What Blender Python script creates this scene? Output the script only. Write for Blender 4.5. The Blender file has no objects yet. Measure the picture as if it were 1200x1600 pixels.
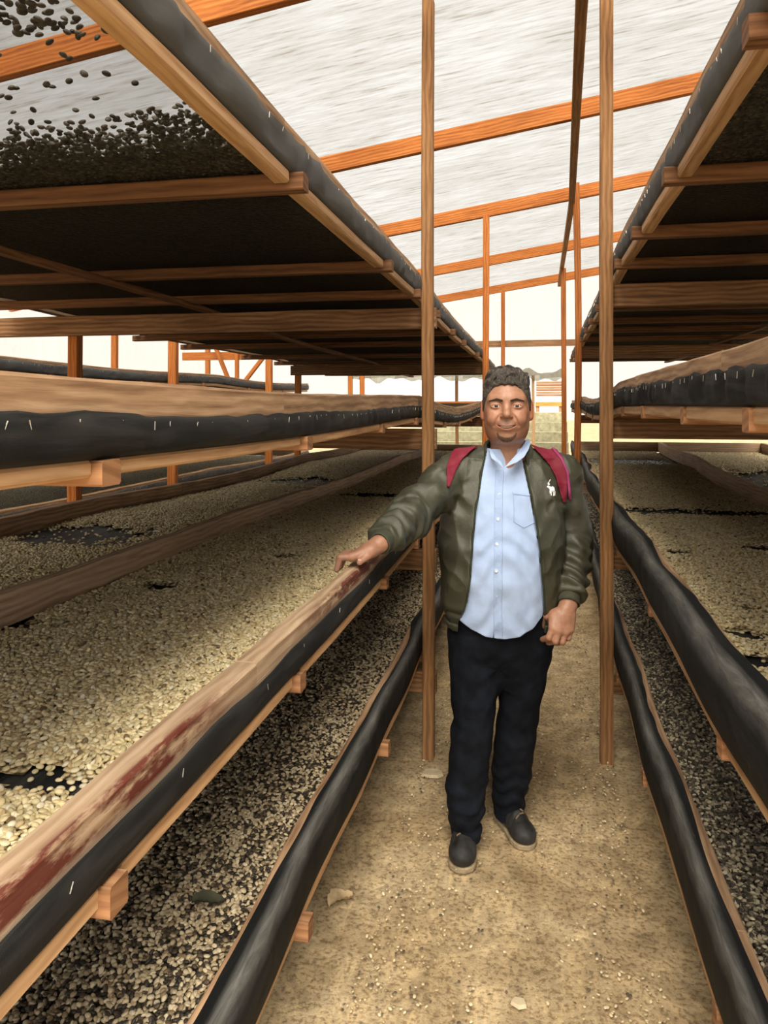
import bpy, bmesh, math, random
import numpy as np
from mathutils import Vector, Matrix

random.seed(7)
rng = np.random.default_rng(11)
C = bpy.context.scene.collection
PI = math.pi

# ------------------------------------------------------------------ camera
YAW = math.atan(240/1200)            # camera turned to the left of the aisle axis
CAM_H = 1.58
cam_d = bpy.data.cameras.new('camera')
cam = bpy.data.objects.new('camera', cam_d); C.objects.link(cam)
cam.location = (0, 0, CAM_H)
cam.rotation_euler = (PI/2, 0, YAW)
cam_d.sensor_fit = 'VERTICAL'; cam_d.sensor_height = 32.0
cam_d.lens = 1200/1600*32.0
cam_d.shift_y = -(800-633)/1600
cam_d.clip_start = 0.02; cam_d.clip_end = 500
bpy.context.scene.camera = cam

# ------------------------------------------------------------------ light
world = bpy.data.worlds.new('overcast'); bpy.context.scene.world = world
world.use_nodes = True
wn = world.node_tree; bg = wn.nodes['Background']
bg.inputs[0].default_value = (1.0, 0.985, 0.955, 1)
bg.inputs[1].default_value = 1.30
sun_d = bpy.data.lights.new('hazy_sun', 'SUN'); sun = bpy.data.objects.new('hazy_sun', sun_d); C.objects.link(sun)
sun_d.energy = 13.0; sun_d.angle = math.radians(48); sun_d.color = (1.0, 0.93, 0.80)
sun.rotation_euler = (math.radians(38), 0, math.radians(7))
sun.location = (0, -3, 8)
vs = bpy.context.scene.view_settings
vs.view_transform = 'Standard'; vs.look = 'None'; vs.gamma = 1.0; vs.use_curve_mapping = False
vs.exposure = 0.56

# ------------------------------------------------------------------ helpers
def cw(u, v, d):
    """photo direction (u,v) at distance d along the view axis -> world point"""
    x = (u-600)/1200*d; z = CAM_H+(633-v)/1200*d
    return Vector((x*math.cos(YAW)-d*math.sin(YAW), x*math.sin(YAW)+d*math.cos(YAW), z))

def tag(o, label=None, cat=None, group=None, kind=None):
    if label: o['label'] = label
    if cat: o['category'] = cat
    if group: o['group'] = group
    if kind: o['kind'] = kind
    return o

def empty(name, loc=(0, 0, 0), label=None, cat=None, group=None):
    o = bpy.data.objects.new(name, None); C.objects.link(o); o.location = loc
    o.empty_display_size = .1
    return tag(o, label, cat, group)

class MB:
    def __init__(s): s.v = []; s.f = []; s.uv = []
    def quadstrip(s, rings, closed=True, caps=True, us=None, per=None):
        """rings: list of equal-length point lists"""
        n = len(rings[0]); b = len(s.v)
        for r in rings: s.v += [tuple(p) for p in r]
        if us is None:
            us = [0]
            for i in range(1, len(rings)):
                us.append(us[-1]+(Vector(rings[i][0])-Vector(rings[i-1][0])).length)
        if per is None:
            per = [0]
            for j in range(1, n+1):
                per.append(per[-1]+(Vector(rings[0][j % n])-Vector(rings[0][j-1])).length)
        m = n if closed else n-1
        for i in range(len(rings)-1):
            for j in range(m):
                a = b+i*n+j; c = b+i*n+(j+1) % n; d = c+n; e = a+n
                s.f.append((a, c, d, e))
                s.uv += [(us[i], per[j]), (us[i], per[j+1]), (us[i+1], per[j+1]), (us[i+1], per[j])]
        if closed and caps:
            for k, fl in ((0, True), (len(rings)-1, False)):
                idx = [b+k*n+j for j in range(n)]
                if fl: idx = idx[::-1]
                s.f.append(tuple(idx))
                for q in idx:
                    p = Vector(s.v[q]); c0 = Vector(s.v[b+k*n])
                    d_ = (p-c0); s.uv.append((d_.x*.9+d_.y*.7+3.1, d_.z+d_.y*.3))
    def beam(s, pts, w, h, up=(0, 0, 1), ch=.003, wob=0.0, seed=0, taper=None):
        up = Vector(up); r = random.Random(seed)
        rings = []
        n = len(pts)
        for i, p in enumerate(pts):
            p = Vector(p)
            t = (Vector(pts[min(i+1, n-1)])-Vector(pts[max(i-1, 0)])).normalized()
            sd = t.cross(up).normalized(); uu = sd.cross(t).normalized()
            a, c = w/2, h/2
            e1 = r.uniform(-wob, wob); e2 = r.uniform(-wob, wob)
            pr = [(-a+ch, -c), (a-ch, -c), (a, -c+ch), (a+e1, c-ch), (a-ch, c+e2), (-a+ch, c+e2), (-a, c-ch), (-a, -c+ch)]
            rings.append([p+sd*x+uu*z for x, z in pr])
        s.quadstrip(rings)
    def box(s, c, sz, rot=0):
        x, y, z = sz; c = Vector(c)
        R_ = Matrix.Rotation(rot, 3, 'Z')
        ax = max(range(3), key=lambda k: sz[k])
        d = [Vector((1, 0, 0)), Vector((0, 1, 0)), Vector((0, 0, 1))]
        t = R_ @ d[ax]
        rem = [k for k in range(3) if k != ax]
        up = R_ @ d[rem[1]]
        s.beam([c-t*sz[ax]/2, c+t*sz[ax]/2], sz[rem[0]], sz[rem[1]], up=up, ch=min(.003, min(sz)*.2))
    def build(s, name, mat, parent=None, smooth=False, loc=None):
        me = bpy.data.meshes.new(name)
        V = s.v
        if loc is not None:
            L = Vector(loc); V = [tuple(Vector(p)-L) for p in V]
        me.from_pydata(V, [], s.f)
        ul = me.uv_layers.new(name='UVMap')
        ul.data.foreach_set('uv', np.array(s.uv, dtype=np.float32).ravel())
        if smooth: me.polygons.foreach_set('use_smooth', [True]*len(me.polygons))
        me.materials.append(mat); me.update()
        o = bpy.data.objects.new(name, me); C.objects.link(o)
        if parent is not None:
            o.parent = parent
            if loc is None: o.location = -Vector(parent.location)
            else: o.location = Vector(loc)-Vector(parent.location)
        elif loc is not None: o.location = loc
        return o

def hash2(ix, iy, seed):
    h = (ix.astype(np.int64)*374761393+iy.astype(np.int64)*668265263+seed*1442695041) & 0xffffffff
    h = ((h ^ (h >> 13))*1274126177) & 0xffffffff
    return ((h ^ (h >> 16)) & 0xffffff)/float(0xffffff)
def vnoise(x, y, seed=0):
    x = np.asarray(x, float); y = np.asarray(y, float)
    ix = np.floor(x); iy = np.floor(y); fx = x-ix; fy = y-iy
    fx = fx*fx*(3-2*fx); fy = fy*fy*(3-2*fy)
    a = hash2(ix, iy, seed); b = hash2(ix+1, iy, seed); c = hash2(ix, iy+1, seed); d = hash2(ix+1, iy+1, seed)
    return (a*(1-fx)+b*fx)*(1-fy)+(c*(1-fx)+d*fx)*fy
def fbm(x, y, seed=0):
    return (vnoise(x, y, seed)*.55+vnoise(x*2.1, y*2.1, seed+1)*.3+vnoise(x*4.3, y*4.3, seed+2)*.15)

# ------------------------------------------------------------------ materials
def newmat(name):
    m = bpy.data.materials.new(name); m.use_nodes = True
    nt = m.node_tree; nt.nodes.clear()
    out = nt.nodes.new('ShaderNodeOutputMaterial')
    return m, nt, out
def N(nt, t, **k):
    n = nt.nodes.new(t)
    for a, b in k.items(): setattr(n, a, b)
    return n
def ramp(nt, fac, stops):
    r = N(nt, 'ShaderNodeValToRGB'); e = r.color_ramp.elements
    e[0].position, e[0].color = stops[0][0], (*stops[0][1], 1)
    e[1].position, e[1].color = stops[-1][0], (*stops[-1][1], 1)
    for p, c in stops[1:-1]:
        q = e.new(p); q.color = (*c, 1)
    nt.links.new(fac, r.inputs[0]); return r.outputs[0]
def noise(nt, vec, scale, detail=4, rough=.55, dist=0):
    n = N(nt, 'ShaderNodeTexNoise'); n.inputs['Scale'].default_value = scale
    n.inputs['Detail'].default_value = detail; n.inputs['Roughness'].default_value = rough
    n.inputs['Distortion'].default_value = dist
    if vec is not None: nt.links.new(vec, n.inputs['Vector'])
    return n.outputs['Fac']
def mapping(nt, vec, scale=(1, 1, 1), loc=None):
    m = N(nt, 'ShaderNodeMapping'); m.inputs['Scale'].default_value = scale
    if loc is not None: nt.links.new(loc, m.inputs['Location'])
    nt.links.new(vec, m.inputs['Vector']); return m.outputs[0]
def mixc(nt, fac, a, b, mode='MIX'):
    m = N(nt, 'ShaderNodeMix', data_type='RGBA', blend_type=mode)
    for val, idx in ((fac, 0), (a, 6), (b, 7)):
        if isinstance(val, (int, float)): m.inputs[idx].default_value = val
        elif isinstance(val, tuple): m.inputs[idx].default_value = (*val, 1)
        else: nt.links.new(val, m.inputs[idx])
    return m.outputs[2]
def math_(nt, op, a, b=None, c=None):
    m = N(nt, 'ShaderNodeMath', operation=op)
    for i, val in enumerate((a, b, c)):
        if val is None: continue
        if isinstance(val, (int, float)): m.inputs[i].default_value = val
        else: nt.links.new(val, m.inputs[i])
    return m.outputs[0]
def bump(nt, h, strength=.3, dist=.01):
    b = N(nt, 'ShaderNodeBump'); b.inputs['Strength'].default_value = strength
    b.inputs['Distance'].default_value = dist; nt.links.new(h, b.inputs['Height']); return b.outputs[0]
def principled(nt, out, col, rough=.6, normal=None, spec=.4, **k):
    p = N(nt, 'ShaderNodeBsdfPrincipled')
    if isinstance(col, tuple): p.inputs['Base Color'].default_value = (*col, 1)
    else: nt.links.new(col, p.inputs['Base Color'])
    if isinstance(rough, (int, float)): p.inputs['Roughness'].default_value = rough
    else: nt.links.new(rough, p.inputs['Roughness'])
    p.inputs['Specular IOR Level'].default_value = spec
    for kk, vv in k.items(): p.inputs[kk].default_value = vv
    if normal is not None: nt.links.new(normal, p.inputs['Normal'])
    if out is not None: nt.links.new(p.outputs[0], out.inputs[0])
    return p

def wood(name, light, mid, dark, rough=.75, stain=False, blot=.35):
    m, nt, out = newmat(name)
    tc = N(nt, 'ShaderNodeTexCoord'); oi = N(nt, 'ShaderNodeObjectInfo')
    cb = N(nt, 'ShaderNodeCombineXYZ')
    r = math_(nt, 'MULTIPLY', oi.outputs['Random'], 37.0)
    nt.links.new(r, cb.inputs[0]); nt.links.new(r, cb.inputs[1]); nt.links.new(r, cb.inputs[2])
    gv = mapping(nt, tc.outputs['UV'], (2.2, 42, 1), cb.outputs[0])
    g1 = noise(nt, gv, 1.0, 6, .6, 1.2)
    fv = mapping(nt, tc.outputs['UV'], (14, 260, 1), cb.outputs[0])
    g2 = noise(nt, fv, 1.0, 3, .6)
    bv = mapping(nt, tc.outputs['UV'], (3, 9, 1), cb.outputs[0])
    g3 = noise(nt, bv, 1.0, 3, .5)
    wv = N(nt, 'ShaderNodeTexWave', bands_direction='Y'); wv.inputs['Scale'].default_value = 9
    wv.inputs['Distortion'].default_value = 6; wv.inputs['Detail'].default_value = 3
    wm = mapping(nt, tc.outputs['UV'], (.5, 1.6, 1), cb.outputs[0]); nt.links.new(wm, wv.inputs['Vector'])
    f = math_(nt, 'ADD', math_(nt, 'MULTIPLY', g1, .6), math_(nt, 'MULTIPLY', g2, .22))
    f = math_(nt, 'ADD', f, math_(nt, 'MULTIPLY', wv.outputs['Fac'], .18))
    col = ramp(nt, f, [(.3, dark), (.5, mid), (.68, light)])
    bl = ramp(nt, g3, [(.35, (.55, .5, .45)), (.6, (1, 1, 1))])
    col = mixc(nt, blot, col, bl, 'MULTIPLY')
    hs = N(nt, 'ShaderNodeHueSaturation')
    nt.links.new(col, hs.inputs['Color'])
    nt.links.new(math_(nt, 'MULTIPLY_ADD', oi.outputs['Random'], .35, .82), hs.inputs['Value'])
    col = hs.outputs[0]
    if stain:
        geo = N(nt, 'ShaderNodeNewGeometry'); sx = N(nt, 'ShaderNodeSeparateXYZ'); nt.links.new(geo.outputs['Position'], sx.inputs[0])
        ns = noise(nt, mapping(nt, geo.outputs['Position'], (30, 7, 30)), 1.0, 5, .7)
        # red paint left on the outer edge, in two runs along the plank
        def band(lo, hi, soft, v):
            a = N(nt, 'ShaderNodeMapRange'); a.inputs[1].default_value = lo-soft; a.inputs[2].default_value = lo+soft
            b = N(nt, 'ShaderNodeMapRange'); b.inputs[1].default_value = hi+soft; b.inputs[2].default_value = hi-soft
            nt.links.new(v, a.inputs[0]); nt.links.new(v, b.inputs[0])
            return math_(nt, 'MULTIPLY', a.outputs[0], b.outputs[0])
        ex = band(-.5345, -.50, .0045, sx.outputs[0])
        ez = band(1.055, 1.12, .006, sx.outputs[2])
        ly = math_(nt, 'MAXIMUM', band(.45, 1.20, .12, sx.outputs[1]), band(1.78, 2.6, .2, sx.outputs[1]))
        mk = math_(nt, 'MULTIPLY', math_(nt, 'MULTIPLY', ex, ez), ly)
        thr = N(nt, 'ShaderNodeMapRange'); thr.inputs[1].default_value = .40; thr.inputs[2].default_value = .52
        nt.links.new(ns, thr.inputs[0])
        mk = math_(nt, 'MULTIPLY', mk, thr.outputs[0])
        col = mixc(nt, math_(nt, 'MULTIPLY', mk, .92), col, (.105, .013, .009))
    nm = bump(nt, f, .35, .004)
    principled(nt, out, col, rough, nm, .25)
    return m

M = {}
M['plank'] = wood('plank_wood', (.52, .35, .215), (.38, .235, .135), (.20, .11, .06), blot=.65)
M['divider'] = wood('divider_wood', (.66, .48, .32), (.52, .36, .23), (.34, .21, .12), blot=.35)
M['plank_top'] = wood('worn_plank_wood', (.66, .49, .34), (.54, .38, .245), (.34, .215, .125), stain=True, blot=.4)
M['rail'] = wood('rail_wood', (.54, .35, .20), (.45, .275, .145), (.30, .16, .075), blot=.2)
M['joist_dark'] = wood('shaded_joist_wood', (.22, .11, .055), (.16, .075, .035), (.08, .035, .015))  # joist wood with the shade under the top trays put into its colour
M['joist'] = wood('joist_wood', (.36, .19, .095), (.27, .135, .065), (.15, .07, .03))
M['post'] = wood('post_wood', (.34, .185, .085), (.25, .125, .05), (.13, .06, .025), blot=.45)
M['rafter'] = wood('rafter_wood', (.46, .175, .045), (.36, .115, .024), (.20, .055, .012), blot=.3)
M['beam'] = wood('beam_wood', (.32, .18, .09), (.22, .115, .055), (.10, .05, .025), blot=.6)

def net_mat(name, col, trans, rough=.66, dust=.25, ridge=False):
    m, nt, out = newmat(name)
    tc = N(nt, 'ShaderNodeTexCoord')
    w1 = N(nt, 'ShaderNodeTexWave', bands_direction='X'); w1.inputs['Scale'].default_value = 160
    w2 = N(nt, 'ShaderNodeTexWave', bands_direction='Y'); w2.inputs['Scale'].default_value = 160
    for w in (w1, w2): nt.links.new(tc.outputs['UV'], w.inputs['Vector'])
    wf = math_(nt, 'ADD', w1.outputs['Fac'], w2.outputs['Fac'])
    d = noise(nt, mapping(nt, tc.outputs['UV'], (3, 18, 1)), 1.0, 6, .65, .6)
    col_ = ramp(nt, d, [(.45, col), (.8, tuple(c+dust*k for c, k in zip(col, (.9, .85, .75))))])
    if ridge:  # pale band along the ridge: sheen highlight painted in together with dust
        sx = N(nt, 'ShaderNodeSeparateXYZ'); nt.links.new(tc.outputs['UV'], sx.inputs[0])
        dd = math_(nt, 'ABSOLUTE', math_(nt, 'SUBTRACT', sx.outputs[1], .122))
        mr = N(nt, 'ShaderNodeMapRange'); mr.inputs[1].default_value = .034; mr.inputs[2].default_value = .004; nt.links.new(dd, mr.inputs[0])
        sc = noise(nt, mapping(nt, tc.outputs['UV'], (5, 40, 1)), 1.0, 6, .7, 1.0)
        sq = N(nt, 'ShaderNodeMapRange'); sq.inputs[1].default_value = .62; sq.inputs[2].default_value = .78
        nt.links.new(noise(nt, mapping(nt, tc.outputs['UV'], (16, 26, 1)), 1.0, 6, .75, 1.5), sq.inputs[0])
        f_ = math_(nt, 'MULTIPLY', math_(nt, 'MULTIPLY', mr.outputs[0], math_(nt, 'POWER', sc, 2.0)), 1.9)
        f_ = math_(nt, 'MINIMUM', math_(nt, 'ADD', f_, math_(nt, 'MULTIPLY', sq.outputs[0], .35)), .9)
        col_ = mixc(nt, f_, col_, (.20, .195, .18))
    p = principled(nt, None, col_, rough, bump(nt, wf, .25, .0015), .12)
    if trans > 0:
        tr = N(nt, 'ShaderNodeBsdfTransparent'); mx = N(nt, 'ShaderNodeMixShader')
        mx.inputs[0].default_value = trans
        nt.links.new(p.outputs[0], mx.inputs[1]); nt.links.new(tr.outputs[0], mx.inputs[2]); nt.links.new(mx.outputs[0], out.inputs[0])
    else: nt.links.new(p.outputs[0], out.inputs[0])
    return m
M['net_side'] = net_mat('black_net_folded', (.014, .0145, .015), 0, dust=.035)
M['net_wrap'] = net_mat('dusty_sheen_black_sheet', (.009, .0095, .010), 0, .72, .02, True)
M['net_grey'] = net_mat('black_net_single', (.085, .086, .088), .22, dust=.05)
M['net_floor'] = net_mat('black_net_stretched', (.022, .023, .025), .52, dust=.03)
M['net_tray'] = net_mat('black_net_under_beans', (.02, .021, .023), .0, rough=.42, dust=.14)

def film_mat(name, T, W, streak, tint=(1, 1, .985), sscale=(1.1, 9, 1), mixf=.15):
    m, nt, out = newmat(name)
    geo = N(nt, 'ShaderNodeNewGeometry')
    n1 = noise(nt, mapping(nt, geo.outputs['Position'], (sscale[0]*3.2, sscale[1]*3.0, 3)), 1.0, 5, .65)
    n2 = noise(nt, mapping(nt, geo.outputs['Position'], (sscale[0]*1.2, sscale[1]*.35, 1)), 1.0, 3, .5, .4)
    n3 = noise(nt, mapping(nt, geo.outputs['Position'], (sscale[0]*7, sscale[1]*8, 8)), 1.0, 2, .5)
    a = ramp(nt, n1, [(.32, (.60, .54, .48)), (.42, (.86, .84, .82)), (.62, (1, 1, 1))])
    b = ramp(nt, n2, [(.35, (.88, .87, .85)), (.65, (1, 1, 1))])
    c = ramp(nt, n3, [(.3, (.86, .84, .82)), (.5, (1, 1, 1))])
    col = mixc(nt, 1.0, mixc(nt, 1.0, a, b, 'MULTIPLY'), c, 'MULTIPLY')
    col = mixc(nt, streak, (1, 1, 1), col)
    tcol = mixc(nt, 1.0, col, tuple(T*k for k in tint), 'MULTIPLY')
    wcol = mixc(nt, 1.0, col, tuple(W*k for k in tint), 'MULTIPLY')
    tr = N(nt, 'ShaderNodeBsdfTransparent'); nt.links.new(tcol, tr.inputs[0])
    tl = N(nt, 'ShaderNodeBsdfTranslucent'); nt.links.new(wcol, tl.inputs[0])
    df = N(nt, 'ShaderNodeBsdfDiffuse'); nt.links.new(wcol, df.inputs[0])
    a1 = N(nt, 'ShaderNodeMixShader'); a1.inputs[0].default_value = .35
    nt.links.new(tl.outputs[0], a1.inputs[1]); nt.links.new(df.outputs[0], a1.inputs[2])
    a2 = N(nt, 'ShaderNodeMixShader'); a2.inputs[0].default_value = mixf
    nt.links.new(tr.outputs[0], a2.inputs[1]); nt.links.new(a1.outputs[0], a2.inputs[2])
    nt.links.new(a2.outputs[0], out.inputs[0])
    return m
M['film_roof'] = film_mat('roof_film', .445, .85, 1.0, mixf=.07)
M['film_end'] = film_mat('end_film', .56, .8, .12, (1, .985, .92), (3, 3, 1))
M['film_roll'] = film_mat('rolled_film', .64, .8, .5, (1, .98, .90), (6, 4, 9))
M['film_side'] = film_mat('side_film', .53, .8, .14, (1, .985, .92), (3, 5, 1))
M['film_wall'] = film_mat('wall_film', .98, .9, .18, (1, .99, .95), (3, 3, 1))

def ground_mat():
    m, nt, out = newmat('packed_earth')
    geo = N(nt, 'ShaderNodeNewGeometry'); P = geo.outputs['Position']
    a = noise(nt, P, 1.6, 8, .62, .5); b = noise(nt, P, 9, 6, .6); c = noise(nt, P, 70, 4, .6)
    sw = noise(nt, mapping(nt, P, (6, 2.5, 1)), 1.0, 5, .6, 2.5)
    col = ramp(nt, a, [(.3, (.34, .25, .14)), (.5, (.49, .385, .235)), (.7, (.62, .51, .335))])
    col = mixc(nt, .75, col, ramp(nt, b, [(.3, (.5, .45, .40)), (.65, (1.1, 1.05, 1.0))]), 'MULTIPLY')
    col = mixc(nt, .8, col, ramp(nt, c, [(.36, (.42, .37, .32)), (.52, (1, 1, 1))]), 'MULTIPLY')
    col = mixc(nt, .75, col, ramp(nt, sw, [(.35, (.8, .78, .75)), (.5, (1, 1, 1)), (.56, (1.25, 1.22, 1.15)), (.62, (1, 1, 1))]), 'MULTIPLY')
    h = math_(nt, 'ADD', math_(nt, 'MULTIPLY', b, .6), math_(nt, 'ADD', math_(nt, 'MULTIPLY', c, .25), math_(nt, 'MULTIPLY', sw, .4)))
    principled(nt, out, col, .9, bump(nt, h, .7, .02), .15)
    return m
M['ground'] = ground_mat()

def simple(name, col, rough=.6, spec=.4, nscale=None, var=.15, bstr=.2, bdist=.002, **k):
    m, nt, out = newmat(name)
    if nscale:
        tc = N(nt, 'ShaderNodeTexCoord')
        n = noise(nt, tc.outputs['Object'], nscale, 5, .6)
        c = ramp(nt, n, [(.3, tuple(x*(1-var) for x in col)), (.7, tuple(min(1, x*(1+var)) for x in col))])
        principled(nt, out, c, rough, bump(nt, n, bstr, bdist), spec, **k)
    else: principled(nt, out, col, rough, None, spec, **k)
    return m
M['concrete'] = simple('mossy_concrete', (.20, .185, .12), .9, .1, 14, .3, .5, .01)
M['steel'] = simple('staple_steel', (.6, .58, .54), .35, .5, Metallic=.8)
M['pale_stone'] = simple('pale_stone', (.55, .45, .30), .85, .2, 30, .2)
M['leaf'] = simple('dry_leaf', (.46, .34, .20), .8, .2, 25, .3)
M['debris'] = simple('dark_chips', (.13, .10, .07), .9, .2, 30, .3)

def bean_mat():
    m, nt, out = newmat('parchment_bean')
    at = N(nt, 'ShaderNodeAttribute', attribute_type='INSTANCER', attribute_name='col')
    tc = N(nt, 'ShaderNodeTexCoord')
    n = noise(nt, tc.outputs['Object'], 220, 3, .5)
    col = mixc(nt, .5, at.outputs['Color'], ramp(nt, n, [(.3, (.62, .58, .52)), (.6, (1, 1, 1))]), 'MULTIPLY')
    principled(nt, out, col, .5, None, .35)
    return m
M['bean'] = bean_mat()
def beanlayer_mat(name, c0, c1, c2, dark):
    m, nt, out = newmat(name)
    geo = N(nt, 'ShaderNodeNewGeometry')
    v = N(nt, 'ShaderNodeTexVoronoi'); v.inputs['Scale'].default_value = 95; v.inputs['Randomness'].default_value = 1
    nt.links.new(geo.outputs['Position'], v.inputs['Vector'])
    sp = N(nt, 'ShaderNodeSeparateColor'); nt.links.new(v.outputs['Color'], sp.inputs[0])
    col = ramp(nt, sp.outputs[0], [(.0, c0), (.5, c1), (1.0, c2)])
    ed = N(nt, 'ShaderNodeMapRange'); ed.inputs[1].default_value = .35; ed.inputs[2].default_value = .75
    nt.links.new(v.outputs['Distance'], ed.inputs[0])
    col = mixc(nt, ed.outputs[0], col, dark)  # shade in the gaps between beans is painted into the colour
    principled(nt, out, col, .7, bump(nt, math_(nt, 'MULTIPLY', v.outputs['Distance'], -1.0), 1.0, .006), .2)
    return m
M['layer_pale'] = beanlayer_mat('bean_layer_pale', (.56, .44, .23), (.70, .57, .32), (.78, .66, .40), (.06, .045, .025))
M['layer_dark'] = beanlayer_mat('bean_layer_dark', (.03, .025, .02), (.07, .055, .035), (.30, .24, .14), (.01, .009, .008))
M['layer_black'] = beanlayer_mat('bean_layer_shadowed', (.02, .018, .014), (.035, .03, .022), (.07, .055, .035), (.01, .009, .008))  # shadow on the underside of the top trays' beans, painted as near-black
# ================================================================== SETTING
def roofz(x): return 3.52+.152*x

# ground
def ground():
    xs = np.concatenate([np.linspace(-60, -6, 8), np.linspace(-5, -.8, 12), np.linspace(-.6, .6, 61), np.linspace(.8, 6, 14), np.linspace(8, 60, 6)])
    ys = np.concatenate([np.linspace(-40, -1, 8), np.linspace(0, 12, 300), np.linspace(13, 80, 10)])
    X, Y = np.meshgrid(xs, ys)
    Z = (fbm(X*2.2, Y*2.2, 5)-.5)*.03+(fbm(X*9, Y*9, 8)-.5)*.008
    Z = np.minimum(Z, .012)-.004
    n, m = X.shape
    V = np.stack([X.ravel(), Y.ravel(), Z.ravel()], 1)
    F = [(i*m+j, i*m+j+1, (i+1)*m+j+1, (i+1)*m+j) for i in range(n-1) for j in range(m-1)]
    me = bpy.data.meshes.new('floor'); me.from_pydata(V.tolist(), [], F)
    me.polygons.foreach_set('use_smooth', [True]*len(F)); me.materials.append(M['ground'])
    o = bpy.data.objects.new('floor', me); C.objects.link(o)
    tag(o, 'packed brown earth aisle floor strewn with crumbs', kind='structure')
ground()

X_LW, X_RW, Y_END, Y_BACK = -5.6, 4.8, 12.35, -1.6
# roof film, resting on the rafters
def grid_sheet(name, fn, nu, nv, mat, label, holes=None):
    mb = MB()
    for i in range(nu+1):
        for j in range(nv+1): mb.v.append(tuple(fn(i/nu, j/nv)))
    for i in range(nu):
        for j in range(nv):
            if holes and holes((i+.5)/nu, (j+.5)/nv): continue
            a = i*(nv+1)+j; mb.f.append((a, a+nv+1, a+nv+2, a+1))
            mb.uv += [(i, j), (i+1, j), (i+1, j+1), (i, j+1)]
    o = mb.build(name, mat, smooth=True); return tag(o, label, kind='structure')
def fr(s, t):
    x = X_LW+(X_RW-X_LW)*s; y = Y_BACK+(Y_END+.1-Y_BACK)*t
    return x, y, roofz(x)+.075-.025*abs(math.sin(y*1.45))+.012*(float(vnoise(x*1.5, y*4, 3))-.5)
grid_sheet('ceiling', fr, 50, 120, M['film_roof'], 'sloping translucent plastic film roof with grey streaks of dirt')
# end wall film: full height, open doorway and a long opening on its left
def fe(s, t):
    x = X_LW+(X_RW-X_LW)*s; z = roofz(x)*t
    return x, Y_END+.06+.02*math.sin(x*9+z*2)+.02*math.sin(x*23), z
def he(s, t):
    x = X_LW+(X_RW-X_LW)*s; z = roofz(x)*t
    return (-3.0 < x < .36) and z < 2.03
grid_sheet('wall_back', fe, 120, 60, M['film_end'], 'white plastic film closing the far end above the opening', he)
def fl(s, t):
    y = Y_BACK+(Y_END-Y_BACK)*s; z = roofz(X_LW)*t
    return X_LW+.05*math.sin(y*5+.7*z)*(.3+.7*t)+.02*math.sin(y*17+z), y, z
grid_sheet('wall_left', fl, 160, 14, M['film_side'], 'creased plastic film side wall on the left behind the racks')
def frw(s, t):
    y = Y_BACK+(Y_END-Y_BACK)*s; z = roofz(X_RW)*t
    return X_RW+.03*math.sin(y*5), y, z
grid_sheet('wall_right', frw, 100, 10, M['film_wall'], 'plastic film side wall on the right behind the racks')

# sagging roll of film above the far opening (part of the wall sheet, hung from the crossbeam)
mb = MB(); rings = []
for i in range(60):
    x = -3.05+3.45*i/59
    z = 2.05+.03*math.sin(i*.55)+.02*math.sin(i*1.3); r = .045+.012*math.sin(i*.9)
    rings.append([(x, Y_END-.10+r*math.cos(a)*.7, z+r*math.sin(a)*1.4) for a in np.linspace(0, 2*PI, 9)[:-1]])
mb.quadstrip(rings)
tag(mb.build('film_roll', M['film_roll'], smooth=True), 'rolled-up creased film hanging over the far opening', 'plastic film')

# rafters, purlin, crossbeam
def beam_thing(name, pts, w, h, mat, label, cat, up=(0, 0, 1), group=None, wob=.002, seed=1, n=8):
    P = []
    for a, b in zip(pts[:-1], pts[1:]):
        a, b = Vector(a), Vector(b)
        for k in range(n): P.append(a.lerp(b, k/n))
    P.append(Vector(pts[-1]))
    mb = MB(); mb.beam(P, w, h, up=up, wob=wob, seed=seed)
    loc = P[0].copy()
    if up[2] == 0: loc = P[0] if P[0].z < P[-1].z else P[-1]
    o = mb.build(name, mat, loc=tuple(loc)); return tag(o, label, cat, group)
RAFT = [(3.11, 'orange wooden rafter seen through the net of the upper left tray'),
        (5.25, 'broad orange rafter crossing the picture in front of the purlin, nearest full one'),
        (7.35, 'orange rafter carried by the slim post behind the left aisle post'),
        (9.8, 'orange rafter second from the far end of the roof'),
        (12.2, 'orange rafter along the top of the white end wall'),
        (1.0, 'wooden rafter right over the near end of the trays'),
        (-1.0, 'wooden rafter behind the viewer')]
for i, (y, lab) in enumerate(RAFT):
    beam_thing('rafter', [(X_LW, y, roofz(X_LW)-.02), (X_RW, y, roofz(X_RW)-.02)], .05, .12, M['rafter'], lab, 'rafter', seed=20+i, n=14)
beam_thing('purlin', [(.12, .4, 3.43), (.20, 3.7, 3.44), (.31, 7.35, 3.45)], .055, .07, M['post'], 'long roof beam running up the aisle, its near length', 'roof beam', seed=5)
beam_thing('purlin', [(.31, 7.35, 3.45), (.33, 12.2, 3.45)], .05, .07, M['post'], 'long roof beam running up the aisle, its far darker length', 'roof beam', seed=6)
beam_thing('crossbeam', [(-3.1, 12.153, 2.53), (2.6, 12.153, 2.55)], .05, .10, M['beam'], 'horizontal brown crossbeam of the far end wall', 'beam', seed=7)
beam_thing('crossbeam', [(-3.0, 12.153, 1.58), (-.45, 12.153, 1.58)], .05, .12, M['rafter'], 'orange board under the far left opening', 'beam', seed=8)

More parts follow.
